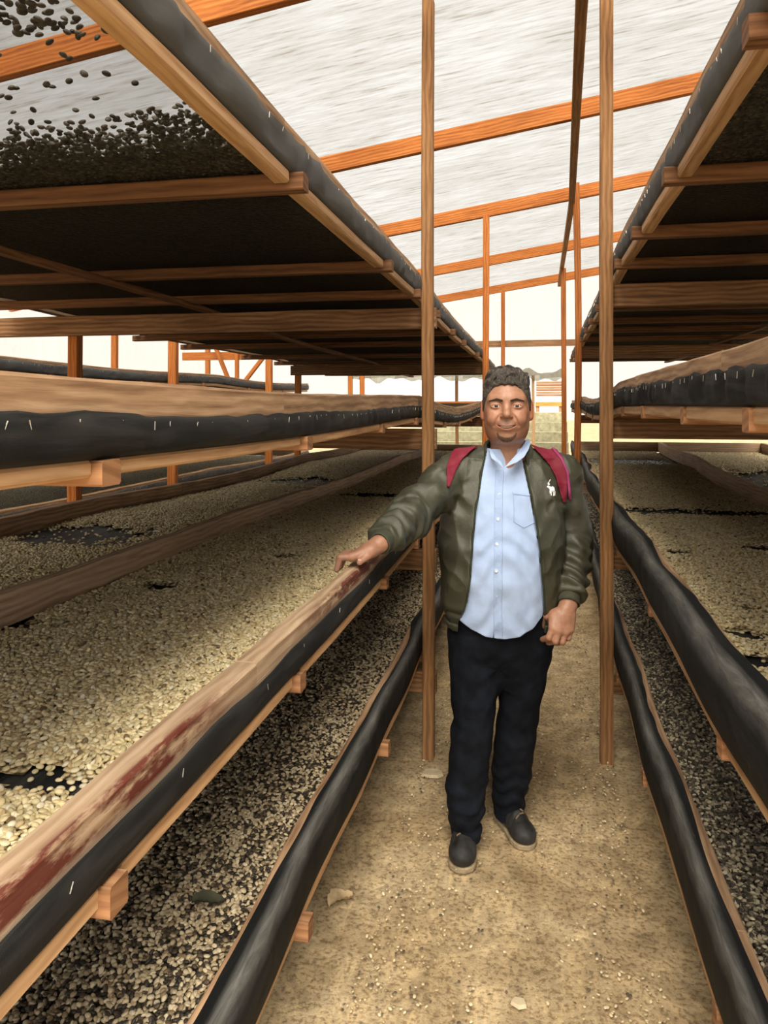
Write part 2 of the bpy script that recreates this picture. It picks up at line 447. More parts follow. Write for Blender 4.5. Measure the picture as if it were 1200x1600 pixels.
# posts
def post(x, y, z1, w, d, label, mat='post', lean=(0, 0), seed=0, bend=0, z0=-.03):
    P = []
    n = 12
    for k in range(n+1):
        t = k/n
        P.append(Vector((x+lean[0]*t+bend*math.sin(PI*t)+.004*math.sin(5*t+seed), y+lean[1]*t, z0+(z1-z0)*t)))
    mb = MB(); mb.beam(P, w, d, up=(0, 1, 0), ch=.003, wob=.0015, seed=seed)
    return tag(mb.build('post', M[mat], loc=(x, y, 0)), label, 'post')
post(-.482, 3.41, roofz(-.48)-.06, .050, .06, 'tall brown post at the left of the aisle behind the man', lean=(.004, 0), seed=1)
post(.296, 3.53, roofz(.3)-.06, .056, .05, 'tall brown post at the right of the aisle beside the man', lean=(0, 0), seed=2, bend=.006)
post(-.480, 7.30, roofz(-.48)-.08, .058, .05, 'slim orange post rising just left of the man\'s head', 'rafter', seed=3)
post(-.530, 12.05, roofz(-.53)-.08, .06, .05, 'small orange post above the man\'s head under the last rafter', 'rafter', seed=4)
post(.325, 7.20, 3.60, .058, .05, 'crooked orange post second on the right of the aisle', 'rafter', lean=(.02, 0), bend=.025, seed=5)
post(.345, 10.6, 3.42, .065, .05, 'slim orange post third on the right of the aisle', 'rafter', seed=6)
post(.40, 12.1, 2.5, .055, .05, 'short doorpost at the right of the far opening', 'rafter', seed=7)
post(-2.37, 3.62, 2.0, .055, .055, 'orange post at the far side of the left rack, nearest one seen', 'rafter', seed=8)
post(-2.37, 7.42, 1.97, .055, .055, 'orange post behind the left rack, beside the braces', 'rafter', seed=9)
post(-3.14, 6.25, roofz(-3.14)-.08, .075, .06, 'wide orange post standing before the next rack', 'rafter', seed=10)
post(-3.14, 8.7, roofz(-3.14)-.08, .075, .06, 'orange post of the next rack, second away', 'rafter', seed=11)
post(-2.98, 12.1, roofz(-2.98)-.08, .07, .05, 'orange post in the far wall at the left of the opening', 'rafter', seed=12)
post(-2.78, 12.1, roofz(-2.78)-.08, .08, .05, 'orange post next to the far left opening', 'rafter', seed=13)
post(-5.45, 6.0, roofz(-5.45)-.08, .07, .07, 'orange post against the left film wall, near', 'rafter', seed=14)
post(-5.45, 9.2, roofz(-5.45)-.08, .07, .07, 'orange post against the left film wall, middle', 'rafter', seed=15)
post(-5.45, 12.1, roofz(-5.45)-.08, .07, .07, 'orange corner post where left wall meets the end wall', 'rafter', seed=16)
post(2.72, 3.6, roofz(2.72)-.08, .06, .06, 'post on the far side of the right rack, near', 'post', seed=17)
post(2.78, 7.3, roofz(2.78)-.08, .06, .06, 'post on the far side of the right rack, farther', 'post', seed=18)
post(-1.30, Y_END+.25, 2.2, .05, .05, 'thin pale post seen outside through the far left opening', 'post', seed=19)
beam_thing('brace', [(-4.42, 10.75, 1.75), (-4.78, 10.75, 2.6)], .05, .07, M['rafter'], 'diagonal orange brace leaning left by the left wall', 'brace', up=(0, 1, 0), seed=31)
beam_thing('brace', [(-4.36, 10.75, 1.80), (-3.95, 10.75, 2.3)], .05, .07, M['rafter'], 'diagonal orange brace leaning right by the left wall', 'brace', up=(0, 1, 0), seed=32)
beam_thing('brace', [(-4.40, 10.81, 0), (-4.40, 10.81, 2.82)], .05, .06, M['rafter'], 'upright orange stud between the two diagonal braces', 'brace', up=(0, 1, 0), seed=33)
beam_thing('rail_board', [(-5.3, 10.87, 2.32), (-3.6, 10.87, 2.32)], .04, .12, M['rafter'], 'short horizontal orange board behind the braces', 'board', seed=34)

# steps outside the far opening
st = empty('concrete_steps', (-.7, 12.9, 0), 'mossy grey concrete steps rising outside the far opening', 'steps')
z = 0
for k in range(8):
    mb = MB(); z1 = .18*(k+1)
    y = 12.85+.34*k
    mb.box((-.75, y+.25, z1-.09), (2.6, .5, .18))
    o = mb.build('step', M['concrete'], st)
mb = MB(); mb.box((-.75, 15.83, .72), (2.6, .25, 1.44)); mb.build('landing_wall', M['concrete'], st)

# lumber rack beyond the door
lr = empty('lumber_rack', (.0, 17.2, 0), 'stack of brown sawn boards on a pale table beyond the doorway', 'lumber')
for k in range(6):
    mb = MB(); mb.box((.25, 17.2, 1.80+.055*k), (.56, .3, .042)); mb.build('board', M['beam' if k % 2 else 'joist_dark'], lr)
mb = MB(); mb.box((.25, 17.2, 1.71), (.55, .32, .10)); mb.build('block', M['pale_stone'], lr)
mb = MB(); mb.box((.25, 17.2, 1.60), (.6, .34, .10)); mb.build('tabletop', M['rafter'], lr)
for x in (0, .5):
    mb = MB(); mb.box((x, 17.2, .775), (.08, .3, 1.55)); mb.build('leg', M['beam'], lr)
post(-.065, 12.3, 2.05, .05, .05, 'pale post framing the lumber in the far doorway', 'rail', seed=44)

# ================================================================== BEDS
SPANS = [-.3, 3.45, 7.35, 10.6, 14]
def sag(y, amps):
    for i in range(len(SPANS)-1):
        if SPANS[i] <= y <= SPANS[i+1]:
            t = (y-SPANS[i])/(SPANS[i+1]-SPANS[i]); return -amps[i]*math.sin(PI*t)
    return 0
Y0 = .12
ALLJ = [.40, .86, 1.66, 2.6, 3.28, 4.35, 5.4, 6.45, 7.5, 8.55, 9.45]
def make_bed(cfg):
    side = cfg['side']                      # -1 left rack, +1 right rack
    drift = cfg.get('drift', 0)
    wv = .007 if cfg.get('wrap') else .0
    def xo(y, x): return side*(x+drift*max(0, y-3.4)+wv*(math.sin(y*3.1+cfg['seed']*2)*.7+math.sin(y*7.3+cfg['seed'])*.5))
    amps = cfg.get('amps', (.012, .02, .02, .0)); drop = cfg.get('drop', 0)
    seed = cfg['seed']; rr = random.Random(seed)
    ph = rr.uniform(0, 6)
    def dz(y): return sag(y, amps)-drop*y+.003*math.sin(y*2.1+ph)
    xf, xb = cfg['xf'], cfg['xb']; zr, zm, zs, zt = cfg['z']   # rail bottom, net bottom, net top, plank top
    y0, y1 = cfg.get('y0', Y0), cfg['y1']
    root = empty('drying_bed', (side*xf, y0, zr), cfg['label'], 'drying bed')
    T = .046
    def length(ya, yb, x, zc, h, w, name, mat, wob=.0015, step=.12):
        ys = np.linspace(ya, yb, max(2, int((yb-ya)/step)))
        mb = MB()
        mb.beam([(xo(y, x)+.0015*math.sin(y*9+seed), y, zc+dz(y)) for y in ys], w, h, wob=wob, seed=rr.randint(0, 999), ch=.004)
        return mb.build(name, M[mat], root)
    cuts = cfg.get('cuts', [y0, 1.55, 4.9, 8.2, y1]); cuts = [c for c in cuts if c <= y1]
    if cuts[-1] != y1: cuts.append(y1)
    g = .0015
    for a, b in zip(cuts[:-1], cuts[1:]):
        zb_ = zm+.003
        length(a+g, b-g, xf+T/2+.004, (zt+zb_)/2, zt-zb_, T, 'side_plank', cfg.get('plank', 'plank'))
        length(a+g, b-g, xb-T/2, (zt+zb_)/2, zt-zb_, T, 'side_plank', 'plank')
    if cfg.get('div'):
        xd, dd = cfg['div']
        for a, b in zip(cuts[:-1], cuts[1:]):
            ys = np.linspace(a+g, b-g, 20); mb = MB()
            mb.beam([(side*(xd+dd*max(0, y-3.4))+.012*math.sin(y*1.7+seed), y, (zm+.005+zt)/2+dz(y)) for y in ys], .04, zt-zm-.005, wob=.004, seed=rr.randint(0, 999))
            mb.build('divider_plank', M['divider'], root)
    for yy in (y0, y1):
        mb = MB(); mb.beam([(xo(yy, xf+.004), yy, (zt+zm)/2+dz(yy)), (xo(yy, xb), yy, (zt+zm)/2+dz(yy))], T, zt-zm-.004, wob=.002, seed=3, ch=.004)
        mb.build('end_plank', M['divider'], root)
    # joists under the net, their ends showing at the aisle
    js = [j for j in cfg.get('joists', ALLJ) if y0 < j < y1]
    hj = zm-zr-.002
    for j in js:
        jy = j+rr.uniform(-.01, .01); mb = MB(); ext = cfg.get('ext', .028)*rr.uniform(.85, 1.15)
        xs = np.linspace(xf-ext, xb+.02, 6)
        mb.beam([(xo(jy, x), jy, (zm+zr-.012)/2+dz(jy)-.001) for x in xs], .042, hj+.010, wob=.001, seed=rr.randint(0, 999))
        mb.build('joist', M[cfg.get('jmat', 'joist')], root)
    # rails nailed along between the joists
    ed = [y0]+js+[y1]
    for a, b in zip(ed[:-1], ed[1:]):
        if b-a < .1: continue
        length(a+.024, b-.024, xf+.020, (zm+zr)/2-.001, hj, .036, 'bottom_rail', 'rail', .001, .2)
    ys = np.linspace(y0, y1, 30); mb = MB()
    xm = (xf+xb)/2
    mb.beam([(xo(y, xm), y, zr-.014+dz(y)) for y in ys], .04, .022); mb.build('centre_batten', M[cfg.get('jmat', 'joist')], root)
    # stretched floor net
    mb = MB(); nx = 12; ny = int((y1-y0)/.15)
    for i in range(ny+1):
        y = y0+(y1-y0)*i/ny
        near = min(abs(y-j) for j in js)
        for k in range(nx+1):
            t = k/nx; x = xf+.01+(xb-xf-.02)*t
            zz = zm+.001+dz(y)-.010*min(1, near/.25)*math.sin(PI*t)
            mb.v.append((xo(y, x), y, zz))
    for i in range(ny):
        for k in range(nx):
            a = i*(nx+1)+k; mb.f.append((a, a+1, a+nx+2, a+nx+1))
            mb.uv += [(i*.15, k*.15), (i*.15, k*.15+.15), (i*.15+.15, k*.15+.15), (i*.15+.15, k*.15)]
    mb.build('net_floor', M[cfg.get('netfloor', 'net_tray')], root, smooth=True)
    # net wrapped up over the aisle face
    wrap = cfg.get('wrap', False); fold = cfg.get('fold', .3)
    st_ = .02; ny = int((y1-y0)/st_); ys = np.linspace(y0-.01, y1+.01, ny+1)
    nz = fbm(ys*2.2, ys*0+seed, seed); nf = vnoise(ys*26, ys*0+seed, seed+4); nl = vnoise(ys*5, ys*0+.5, seed+9)
    rings = []
    for y, a_, f_, l_ in zip(ys, nz, nf, nl):
        amp = (.002 if not wrap else .0)+(.010 if not wrap else .020)*a_; gather = fold*(f_-.5)*.016
        topj = zs+(l_-.5)*.012 + (0 if wrap else gather*.45)
        H = topj-zm
        if not wrap:
            pr = [(.030, -.001), (.004, -.002), (-.002-amp*.5, .004)]
            for q in (.25, .5, .75): pr.append((-.003-amp*math.sin(PI*q)-gather*(1-.4*q), H*q))
            pr += [(-.003-abs(gather)*.7, H*.95), (-.0015, H)]
        else:
            ov = .034+.020*(a_-.5)*2      # how far it reaches over the plank top
            pr = [(.03, -.001), (.003, -.002), (-.002-amp*.4, .003)]
            for q in (.3, .6, .85): pr.append((-.003-amp*math.sin(PI*q*.9)-gather, H*q))
            pr += [(-.002, H+.003), (.007, H+.010+amp*.4), (.02, H+.008+.004*f_), (ov, H+.005), (ov+.002, H+.003)]
        rings.append([(xo(y, xf)+side*dx, y, zm+dz(y)+z_) for dx, z_ in pr])
    mb = MB(); mb.quadstrip(rings, closed=False, caps=False, per=[.02*k for k in range(len(rings[0])+1)])
    o = mb.build('side_net', M[cfg.get('netside', 'net_wrap' if wrap else 'net_side')], root, smooth=True)
    sd = o.modifiers.new('thickness', 'SOLIDIFY'); sd.thickness = .0018; sd.offset = -side
    # staples, tiny: one joined piece
    if not wrap:
        mb = MB(); y = y0+.1
        while y < min(y1, 7):
            zz = float(np.interp(y, ys, zs+(nl-.5)*.012))-.014
            an = rr.uniform(-.6, .6)
            mb.beam([(xo(y, xf)-side*.0085, y-.006*math.sin(an), zz+dz(y)-.006*math.cos(an)), (xo(y, xf)-side*.0085, y+.006*math.sin(an), zz+dz(y)+.006*math.cos(an))], .0012, .0012, up=(1, 0, 0), ch=.0002)
            y += rr.uniform(.035, .12)*cfg.get('stsp', 1)
        o = mb.build('staples', M['steel'], root); o['kind'] = 'stuff'
    return dict(root=root, xo=xo, dz=dz, cfg=cfg, zf=zm)

BED = {}
def B(key, **k): BED[key] = make_bed(k)
LJ = ALLJ
B('L1', side=-1, xf=.52, xb=2.30, z=(.414, .45, .577, .577), y1=9.7, seed=1, wrap=True, drift=-.004, amps=(.012, .03, .02, 0),
  joists=[.85, 1.66, 2.55, 3.5, 4.4, 5.4, 6.5, 7.5, 8.6, 9.4], label='knee-high drying tray on the left, lowest of the left rack, black net over its edge')
B('L2', stsp=4, ext=.013, side=-1, xf=.52, xb=2.30, z=(.968, 1.0, 1.058, 1.096), y1=9.7, seed=2, plank='plank_top', div=(1.37, -.012), drift=-.004, amps=(.006, .03, .02, 0), fold=.2,
  joists=[.45, .875, 1.62, 2.58, 3.3, 4.4, 5.4, 6.5, 7.5, 8.6, 9.4], cuts=[.12, 1.38, 4.6, 7.9, 9.7],
  label='waist-high drying tray on the left with red-stained plank under the man\'s hand')
B('L3', ext=.010, side=-1, xf=.52, xb=2.30, z=(1.503, 1.526, 1.577, 1.622), y1=9.7, seed=3, fold=.7, amps=(.012, .055, .02, 0),
  joists=[.30, .855, 1.68, 2.55, 3.3, 4.35, 5.2, 6.1, 7.1, 8.1, 9.1], label='shoulder-high drying tray on the left, thick plank edge with stapled black net')
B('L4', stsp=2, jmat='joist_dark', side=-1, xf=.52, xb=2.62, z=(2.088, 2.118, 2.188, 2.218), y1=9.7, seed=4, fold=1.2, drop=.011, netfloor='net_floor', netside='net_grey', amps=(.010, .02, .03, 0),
  joists=[.5, 1.6, 2.62, 3.28, 3.9, 4.7, 5.4, 6.6, 7.5, 8.5, 9.4], label='topmost drying tray of the left rack, seen from below')
B('R1', ext=.008, side=1, xf=.335, xb=2.65, z=(.415, .455, .60, .60), y1=10.2, seed=5, wrap=True, drift=.014, amps=(.012, .03, .02, 0),
  joists=[.6, 1.55, 2.5, 3.4, 4.5, 5.6, 6.7, 7.8, 8.9, 9.9], label='knee-high drying tray on the right, lowest of the right rack')
B('R2', ext=.004, side=1, xf=.335, xb=2.65, z=(.957, .99, 1.118, 1.118), y1=10.2, seed=6, wrap=True, drift=.014, div=(1.25, .04), amps=(.008, .03, .02, 0),
  joists=[.6, 1.5, 2.45, 3.35, 4.5, 5.6, 6.7, 7.8, 8.9, 9.9], label='waist-high drying tray on the right with pale beans and a divider plank')
B('R3', ext=.006, side=1, xf=.335, xb=2.65, z=(1.555, 1.588, 1.656, 1.692), y1=10.2, seed=7, fold=1.5, drift=.014, drop=.004, amps=(.0, .05, .02, 0),
  joists=[.5, 1.34, 1.9, 2.6, 3.2, 4.4, 5.3, 6.2, 7.2, 8.2, 9.2, 10], label='shoulder-high drying tray on the right with gathered black net')
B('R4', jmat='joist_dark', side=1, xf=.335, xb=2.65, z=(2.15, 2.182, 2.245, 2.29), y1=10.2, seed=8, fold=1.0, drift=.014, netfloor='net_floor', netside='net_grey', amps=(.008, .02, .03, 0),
  joists=[.6, 1.26, 2.02, 2.68, 3.3, 3.9, 4.6, 5.3, 6.0, 6.9, 7.8, 8.9, 9.9], label='topmost drying tray of the right rack, seen from below')
for k, zt, lab in (('N1', .48, 'lowest tray of the next rack beyond the left aisle'), ('N2', .95, 'waist-high tray of the next rack with a thin wooden lip, beyond the left rack'),
                   ('N3', 1.42, 'third tray of the next rack, hidden behind the shoulder-high tray'), ('N4', 1.89, 'highest tray of the next rack, grey net edge against the left film wall')):
    B(k, side=-1, xf=3.2, xb=4.9, z=(zt-.12, zt-.09, zt-.02, zt), y0=3.0, y1=10.5, seed=10+ord(k[1]), fold=.8, joists=[3.4, 4.6, 5.8, 7, 8.2, 9.4], netside='net_grey', cuts=[3.0, 6.5, 10.5],
      amps=(0, .02, .03, 0), label=lab)

# cross beams carrying the beds at the posts
def cross(x0, x1, y, zt, h, label, seed):
    q = label.split('the ')[1].split(' tray')[0].split(' '); q = q[0]+q[1]
    zt += BED[{'lowestleft': 'L1', 'waist-highleft': 'L2', 'shoulder-highleft': 'L3', 'topmostleft': 'L4', 'lowestright': 'R1', 'waist-highright': 'R2', 'shoulder-highright': 'R3', 'topmostright': 'R4'}[q]]['dz'](y)
    beam_thing('crossbeam', [(x0, y, zt-h/2-.028), (x1, y, zt-h/2-.028)], .045, h, M['beam'], label, 'beam', seed=seed, wob=.003)
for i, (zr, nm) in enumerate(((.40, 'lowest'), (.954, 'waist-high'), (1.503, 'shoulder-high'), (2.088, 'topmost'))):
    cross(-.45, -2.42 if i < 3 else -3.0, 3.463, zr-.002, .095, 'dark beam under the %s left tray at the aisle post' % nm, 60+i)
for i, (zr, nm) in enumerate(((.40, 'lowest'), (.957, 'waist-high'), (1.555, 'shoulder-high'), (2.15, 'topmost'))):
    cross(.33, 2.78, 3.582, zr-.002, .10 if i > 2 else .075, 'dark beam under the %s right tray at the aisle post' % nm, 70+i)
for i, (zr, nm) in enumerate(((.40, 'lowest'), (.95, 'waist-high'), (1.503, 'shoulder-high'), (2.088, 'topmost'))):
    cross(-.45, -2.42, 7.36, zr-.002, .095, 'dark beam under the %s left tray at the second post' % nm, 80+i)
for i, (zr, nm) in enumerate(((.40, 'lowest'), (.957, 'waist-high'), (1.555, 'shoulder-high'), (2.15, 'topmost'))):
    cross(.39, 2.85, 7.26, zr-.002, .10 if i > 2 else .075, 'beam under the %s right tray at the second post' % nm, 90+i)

# ================================================================== BEANS
def bean_object():
    """one parchment bean: flat side with a groove, domed back"""
    vs_, fs = [], []
    nu, nv = 10, 7
    for i in range(nv+1):
        th = PI*i/nv
        for j in range(nu):
            ph = 2*PI*j/nu
            x = math.cos(th)*.5; r = math.sin(th)*.5
            y = r*math.cos(ph)*.76; z = r*math.sin(ph)
            z = z*.62 if z > 0 else z*.30
            if z < 0 and abs(y) < .07: z += .10*math.sin(th)
            vs_.append((x, y, z))
    for i in range(nv):
        for j in range(nu):
            a = i*nu+j; b = i*nu+(j+1) % nu
            fs.append((a, a+nu, b+nu, b))
    me = bpy.data.meshes.new('coffee_bean'); me.from_pydata(vs_, [], fs)
    me.polygons.foreach_set('use_smooth', [True]*len(fs)); me.materials.append(M['bean'])
    bm = bmesh.new(); bm.from_mesh(me); bmesh.ops.remove_doubles(bm, verts=bm.verts, dist=1e-5); bm.to_mesh(me); bm.free()
    return bpy.data.objects.new('coffee_bean', me)
BEAN = bean_object()

def bean_tree():
    ng = bpy.data.node_groups.new('scatter_beans', 'GeometryNodeTree')
    ng.interface.new_socket('Geometry', in_out='INPUT', socket_type='NodeSocketGeometry')
    ng.interface.new_socket('Geometry', in_out='OUTPUT', socket_type='NodeSocketGeometry')
    n = ng.nodes; L = ng.links
    i = n.new('NodeGroupInput'); o = n.new('NodeGroupOutput')
    oi = n.new('GeometryNodeObjectInfo'); oi.inputs['Object'].default_value = BEAN
    oi.inputs['As Instance'].default_value = True
    ip = n.new('GeometryNodeInstanceOnPoints'); jn = n.new('GeometryNodeJoinGeometry')
    def attr(nm, ty):
        a = n.new('GeometryNodeInputNamedAttribute'); a.data_type = ty; a.inputs[0].default_value = nm
        return a.outputs['Attribute']
    e2r = n.new('FunctionNodeEulerToRotation')
    L.new(attr('rot', 'FLOAT_VECTOR'), e2r.inputs[0])
    L.new(i.outputs[0], ip.inputs['Points']); L.new(attr('pick', 'BOOLEAN'), ip.inputs['Selection'])
    L.new(oi.outputs['Geometry'], ip.inputs['Instance'])
    L.new(e2r.outputs[0], ip.inputs['Rotation']); L.new(attr('scl', 'FLOAT'), ip.inputs['Scale'])
    L.new(i.outputs[0], jn.inputs[0]); L.new(ip.outputs[0], jn.inputs[0]); L.new(jn.outputs[0], o.inputs[0])
    return ng
BT = bean_tree()

def scatter(name, pts, rot, scl, col, base=None, basemat=None, label='', cat='coffee beans'):
    """base: (verts, faces) of the layer below the loose beans"""
    nb = 0; V = []; F = []
    if base is not None: V = base[0]; F = base[1]; nb = len(V)
    allv = np.concatenate([np.array(V, dtype=np.float32).reshape(-1, 3), pts.astype(np.float32)])
    me = bpy.data.meshes.new(name); me.from_pydata(allv, [], F)
    n = len(allv)
    pk = np.zeros(n, bool); pk[nb:] = True
    a = me.attributes.new('pick', 'BOOLEAN', 'POINT'); a.data.foreach_set('value', pk)
    def fa(nm, ty, arr, dim, key):
        z_ = np.zeros((n, dim), np.float32); z_[nb:] = arr.reshape(-1, dim)
        q = me.attributes.new(nm, ty, 'POINT'); q.data.foreach_set(key, z_.ravel())
    fa('rot', 'FLOAT_VECTOR', rot, 3, 'vector'); fa('scl', 'FLOAT', scl, 1, 'value')
    c4 = np.ones((len(pts), 4), np.float32); c4[:, :3] = col
    fa('col', 'FLOAT_COLOR', c4, 4, 'color')
    if basemat: me.materials.append(basemat)
    if F: me.polygons.foreach_set('use_smooth', [True]*len(F))
    o = bpy.data.objects.new(name, me); C.objects.link(o)
    md = o.modifiers.new('beans', 'NODES'); md.node_group = BT
    return tag(o, label, cat, kind='stuff')

def fill_bed(key, regions, patches, pal, s, height, label, dens=(1, .6), y_fade=None, basemat='layer_pale', base_lo=.5, sparse=None, thin=None):
    """regions: (xa,xb,ya,yb) in bed-side units; patches: bare ellipses (x,y,rx,ry) in world"""
    b = BED[key]; cfg = b['cfg']; side = cfg['side']; drift = cfg.get('drift', 0)
    def cover(x, y):
        c = np.ones_like(x)*1.2
        wob = (fbm(x*14, y*14, 31)-.5)*1.3
        for (px, py, rx, ry) in patches:
            d = np.sqrt(((x-px)/rx)**2+((y-py)/ry)**2)+wob*.9
            c = np.minimum(c, np.clip((d-.75)*2.2, 0.03, 1.2))
        return c
    P, R_, S, K = [], [], [], []
    BV, BF = [], []
    dzv = np.vectorize(b['dz'])
    for (xa, xb, ya, yb, sp) in regions:
        for layer, dn in enumerate(dens):
            nx = int((xb-xa)/sp); ny = int((yb-ya)/sp)
            gx, gy = np.meshgrid(np.arange(nx), np.arange(ny))
            n = gx.size
            x = xa+(gx.ravel()+.5+rng.uniform(-.5, .5, n))*sp; y = ya+(gy.ravel()+.5+rng.uniform(-.5, .5, n))*sp
            xw = side*(x+drift*np.maximum(0, y-3.4))
            c = cover(xw, y)
            if thin is not None: c = c*thin(xw, y)
            keep = rng.uniform(0, 1, n) < c*dn
            if sparse is not None: keep &= rng.uniform(0, 1, n) < sparse(xw, y)
            x, y, xw, c = x[keep], y[keep], xw[keep], c[keep]; n = len(x)
            hgt = height*(.4+.9*fbm(xw*5, y*5, 40))*np.clip(c, 0, 1)
            z = b['zf']+dzv(y)+.004+hgt+rng.uniform(-.0015, .0025, n)+layer*.0045
            flat = np.clip(c, 0, 1)
            rx = rng.normal(0, .45, n)*flat+np.where(rng.uniform(0, 1, n) < .45, PI, 0); ry = rng.normal(0, .38, n)*flat
            P.append(np.stack([xw, y, z], 1)); R_.append(np.stack([rx, ry, rng.uniform(0, 2*PI, n)], 1))
            S.append(rng.uniform(.0112, .0152, n)*max(1, sp/.0095)**.6)
            K.append(pal(n, xw, y))
        # layer beneath
        g = .03; nx = max(2, int((xb-xa)/g)); ny = int((yb-ya)/g)
        gx, gy = np.meshgrid(np.linspace(xa, xb, nx+1), np.linspace(ya, yb, ny+1))
        xw = side*(gx+drift*np.maximum(0, gy-3.4)); c = cover(xw, gy)
        if sparse is not None: c = np.minimum(c, sparse(xw, gy)*1.6-.5)
        zz = b['zf']+dzv(gy)+.0035+height*(.4+.9*fbm(xw*5, gy*5, 40))*np.clip(c, 0, 1)-.002
        off = len(BV); BV += np.stack([xw.ravel(), gy.ravel(), zz.ravel()], 1).tolist()
        cc = c[:-1, :-1]*.25+c[1:, :-1]*.25+c[:-1, 1:]*.25+c[1:, 1:]*.25
        ii, jj = np.nonzero(cc > base_lo)
        a = off+ii*(nx+1)+jj
        BF += np.stack([a, a+1, a+nx+2, a+nx+1], 1).tolist()
    return scatter('coffee_beans', np.concatenate(P), np.concatenate(R_), np.concatenate(S), np.concatenate(K), (BV, BF), M[basemat], label)

def pal_pale(n, x, y):
    base = np.array([[.79, .66, .39], [.70, .57, .32], [.86, .75, .50], [.62, .53, .30], [.52, .39, .21], [.20, .14, .08], [.78, .71, .53]])
    w = np.array([.3, .22, .17, .14, .1, .025, .045]); i = rng.choice(len(base), n, p=w/w.sum())
    return base[i]*rng.uniform(.85, 1.12, (n, 1))
def pal_mixed(n, x, y):
    base = np.array([[.60, .49, .32], [.50, .40, .25], [.68, .58, .40], [.05, .04, .03], [.10, .07, .045], [.30, .22, .13]])
    w = np.array([.26, .2, .12, .2, .1, .12]); i = rng.choice(len(base), n, p=w/w.sum())
    return base[i]*rng.uniform(.8, 1.12, (n, 1))
def pal_black(n, x, y): return rng.uniform(.03, .12, (n, 1))*np.array([1, .85, .65])  # silhouette darkness against the bright roof put into the bean colour
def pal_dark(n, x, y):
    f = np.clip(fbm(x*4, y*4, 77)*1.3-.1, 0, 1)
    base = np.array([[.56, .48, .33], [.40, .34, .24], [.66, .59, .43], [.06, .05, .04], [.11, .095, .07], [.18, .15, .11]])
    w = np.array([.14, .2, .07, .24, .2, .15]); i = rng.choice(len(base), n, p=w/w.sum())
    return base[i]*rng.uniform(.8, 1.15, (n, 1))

fill_bed('L2', [(.575, 1.345, .35, 2.6, .0092), (.575, 1.345, 2.6, 4.6, .0105), (.575, 1.345, 4.6, 9.6, .014), (1.40, 2.24, 1.5, 4.2, .0115), (1.40, 2.24, 4.2, 9.6, .015)],
         [(-.735, 1.05, .10, .045), (-1.18, 2.26, .065, .055), (-.927, 2.78, .065, .045), (-.82, 2.45, .025, .012), (-1.97, 3.06, .34, .26), (-1.82, 5.85, .32, .30), (-1.0, 5.0, .40, .16), (-.80, 6.6, .2, .06), (-1.33, 1.80, .05, .05), (-.70, .62, .03, .03)],
         pal_pale, .0092, .010, 'pale parchment coffee beans spread over the waist-high left tray')
fill_bed('L1', [(.575, 1.25, .55, 2.8, .0096), (.575, 1.0, 2.8, 5, .012), (.575, 1.0, 5, 9.6, .015)], [(-3, 1.5, .05, .04)],
         pal_mixed, .01, .008, 'mixed pale and black coffee beans on the lowest left tray', basemat='layer_dark', dens=(.95, .25),
         thin=lambda x, y: .35+.8*fbm(x*9, y*6, 12))
fill_bed('R2', [(.39, 1.22, 1.1, 3.6, .0096), (.39, 1.30, 3.6, 5.6, .0115), (.42, 1.36, 5.6, 10.1, .015), (1.30, 2.5, 2.6, 6.0, .0125), (1.45, 2.55, 6.0, 10.1, .015)],
         [(.52, 2.12, .06, .05), (.60, 2.38, .035, .02), (.50, 1.90, .05, .05), (.56, 1.62, .06, .03), (.547, 3.22, .055, .05), (.95, 3.37, .18, .06), (.80, 2.85, .06, .02), (.87, 4.58, .70, .19), (1.0, 8.5, .70, .62), (1.95, 6.5, .62, .9), (.94, 7.4, .16, .06), (.62, 6.9, .10, .03), (.98, 5.9, .10, .04), (1.15, 5.2, .14, .05), (.66, 3.8, .06, .02)],
         pal_pale, .0096, .006, 'pale parchment coffee beans spread over the waist-high right tray', dens=(1, .45))
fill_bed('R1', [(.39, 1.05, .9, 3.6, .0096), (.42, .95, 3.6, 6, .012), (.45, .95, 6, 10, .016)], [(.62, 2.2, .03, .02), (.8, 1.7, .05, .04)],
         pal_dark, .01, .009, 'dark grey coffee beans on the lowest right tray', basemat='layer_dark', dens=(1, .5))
sp4 = lambda x, y: np.clip((y-1.26-.12*(fbm(x*3, y*0, 3)-.5)+.08*(fbm(x*20, y*20, 6)-.5))*4.5, .015, 1.2)+np.where((y < 1.02) & (x < -.62), .35*np.clip((1.02-y)*10, 0, 1), 0)
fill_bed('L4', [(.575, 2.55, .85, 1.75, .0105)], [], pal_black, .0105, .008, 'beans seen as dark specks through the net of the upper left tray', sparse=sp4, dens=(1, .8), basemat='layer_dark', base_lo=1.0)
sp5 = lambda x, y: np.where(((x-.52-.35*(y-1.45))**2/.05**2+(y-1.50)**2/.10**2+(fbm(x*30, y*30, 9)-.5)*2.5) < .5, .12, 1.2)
fill_bed('R4', [(.39, 1.3, .9, 2.1, .0105)], [], pal_black, .0105, .006, 'beans over the net of the upper right tray', sparse=sp5, dens=(1, .8), basemat='layer_dark', base_lo=.9)
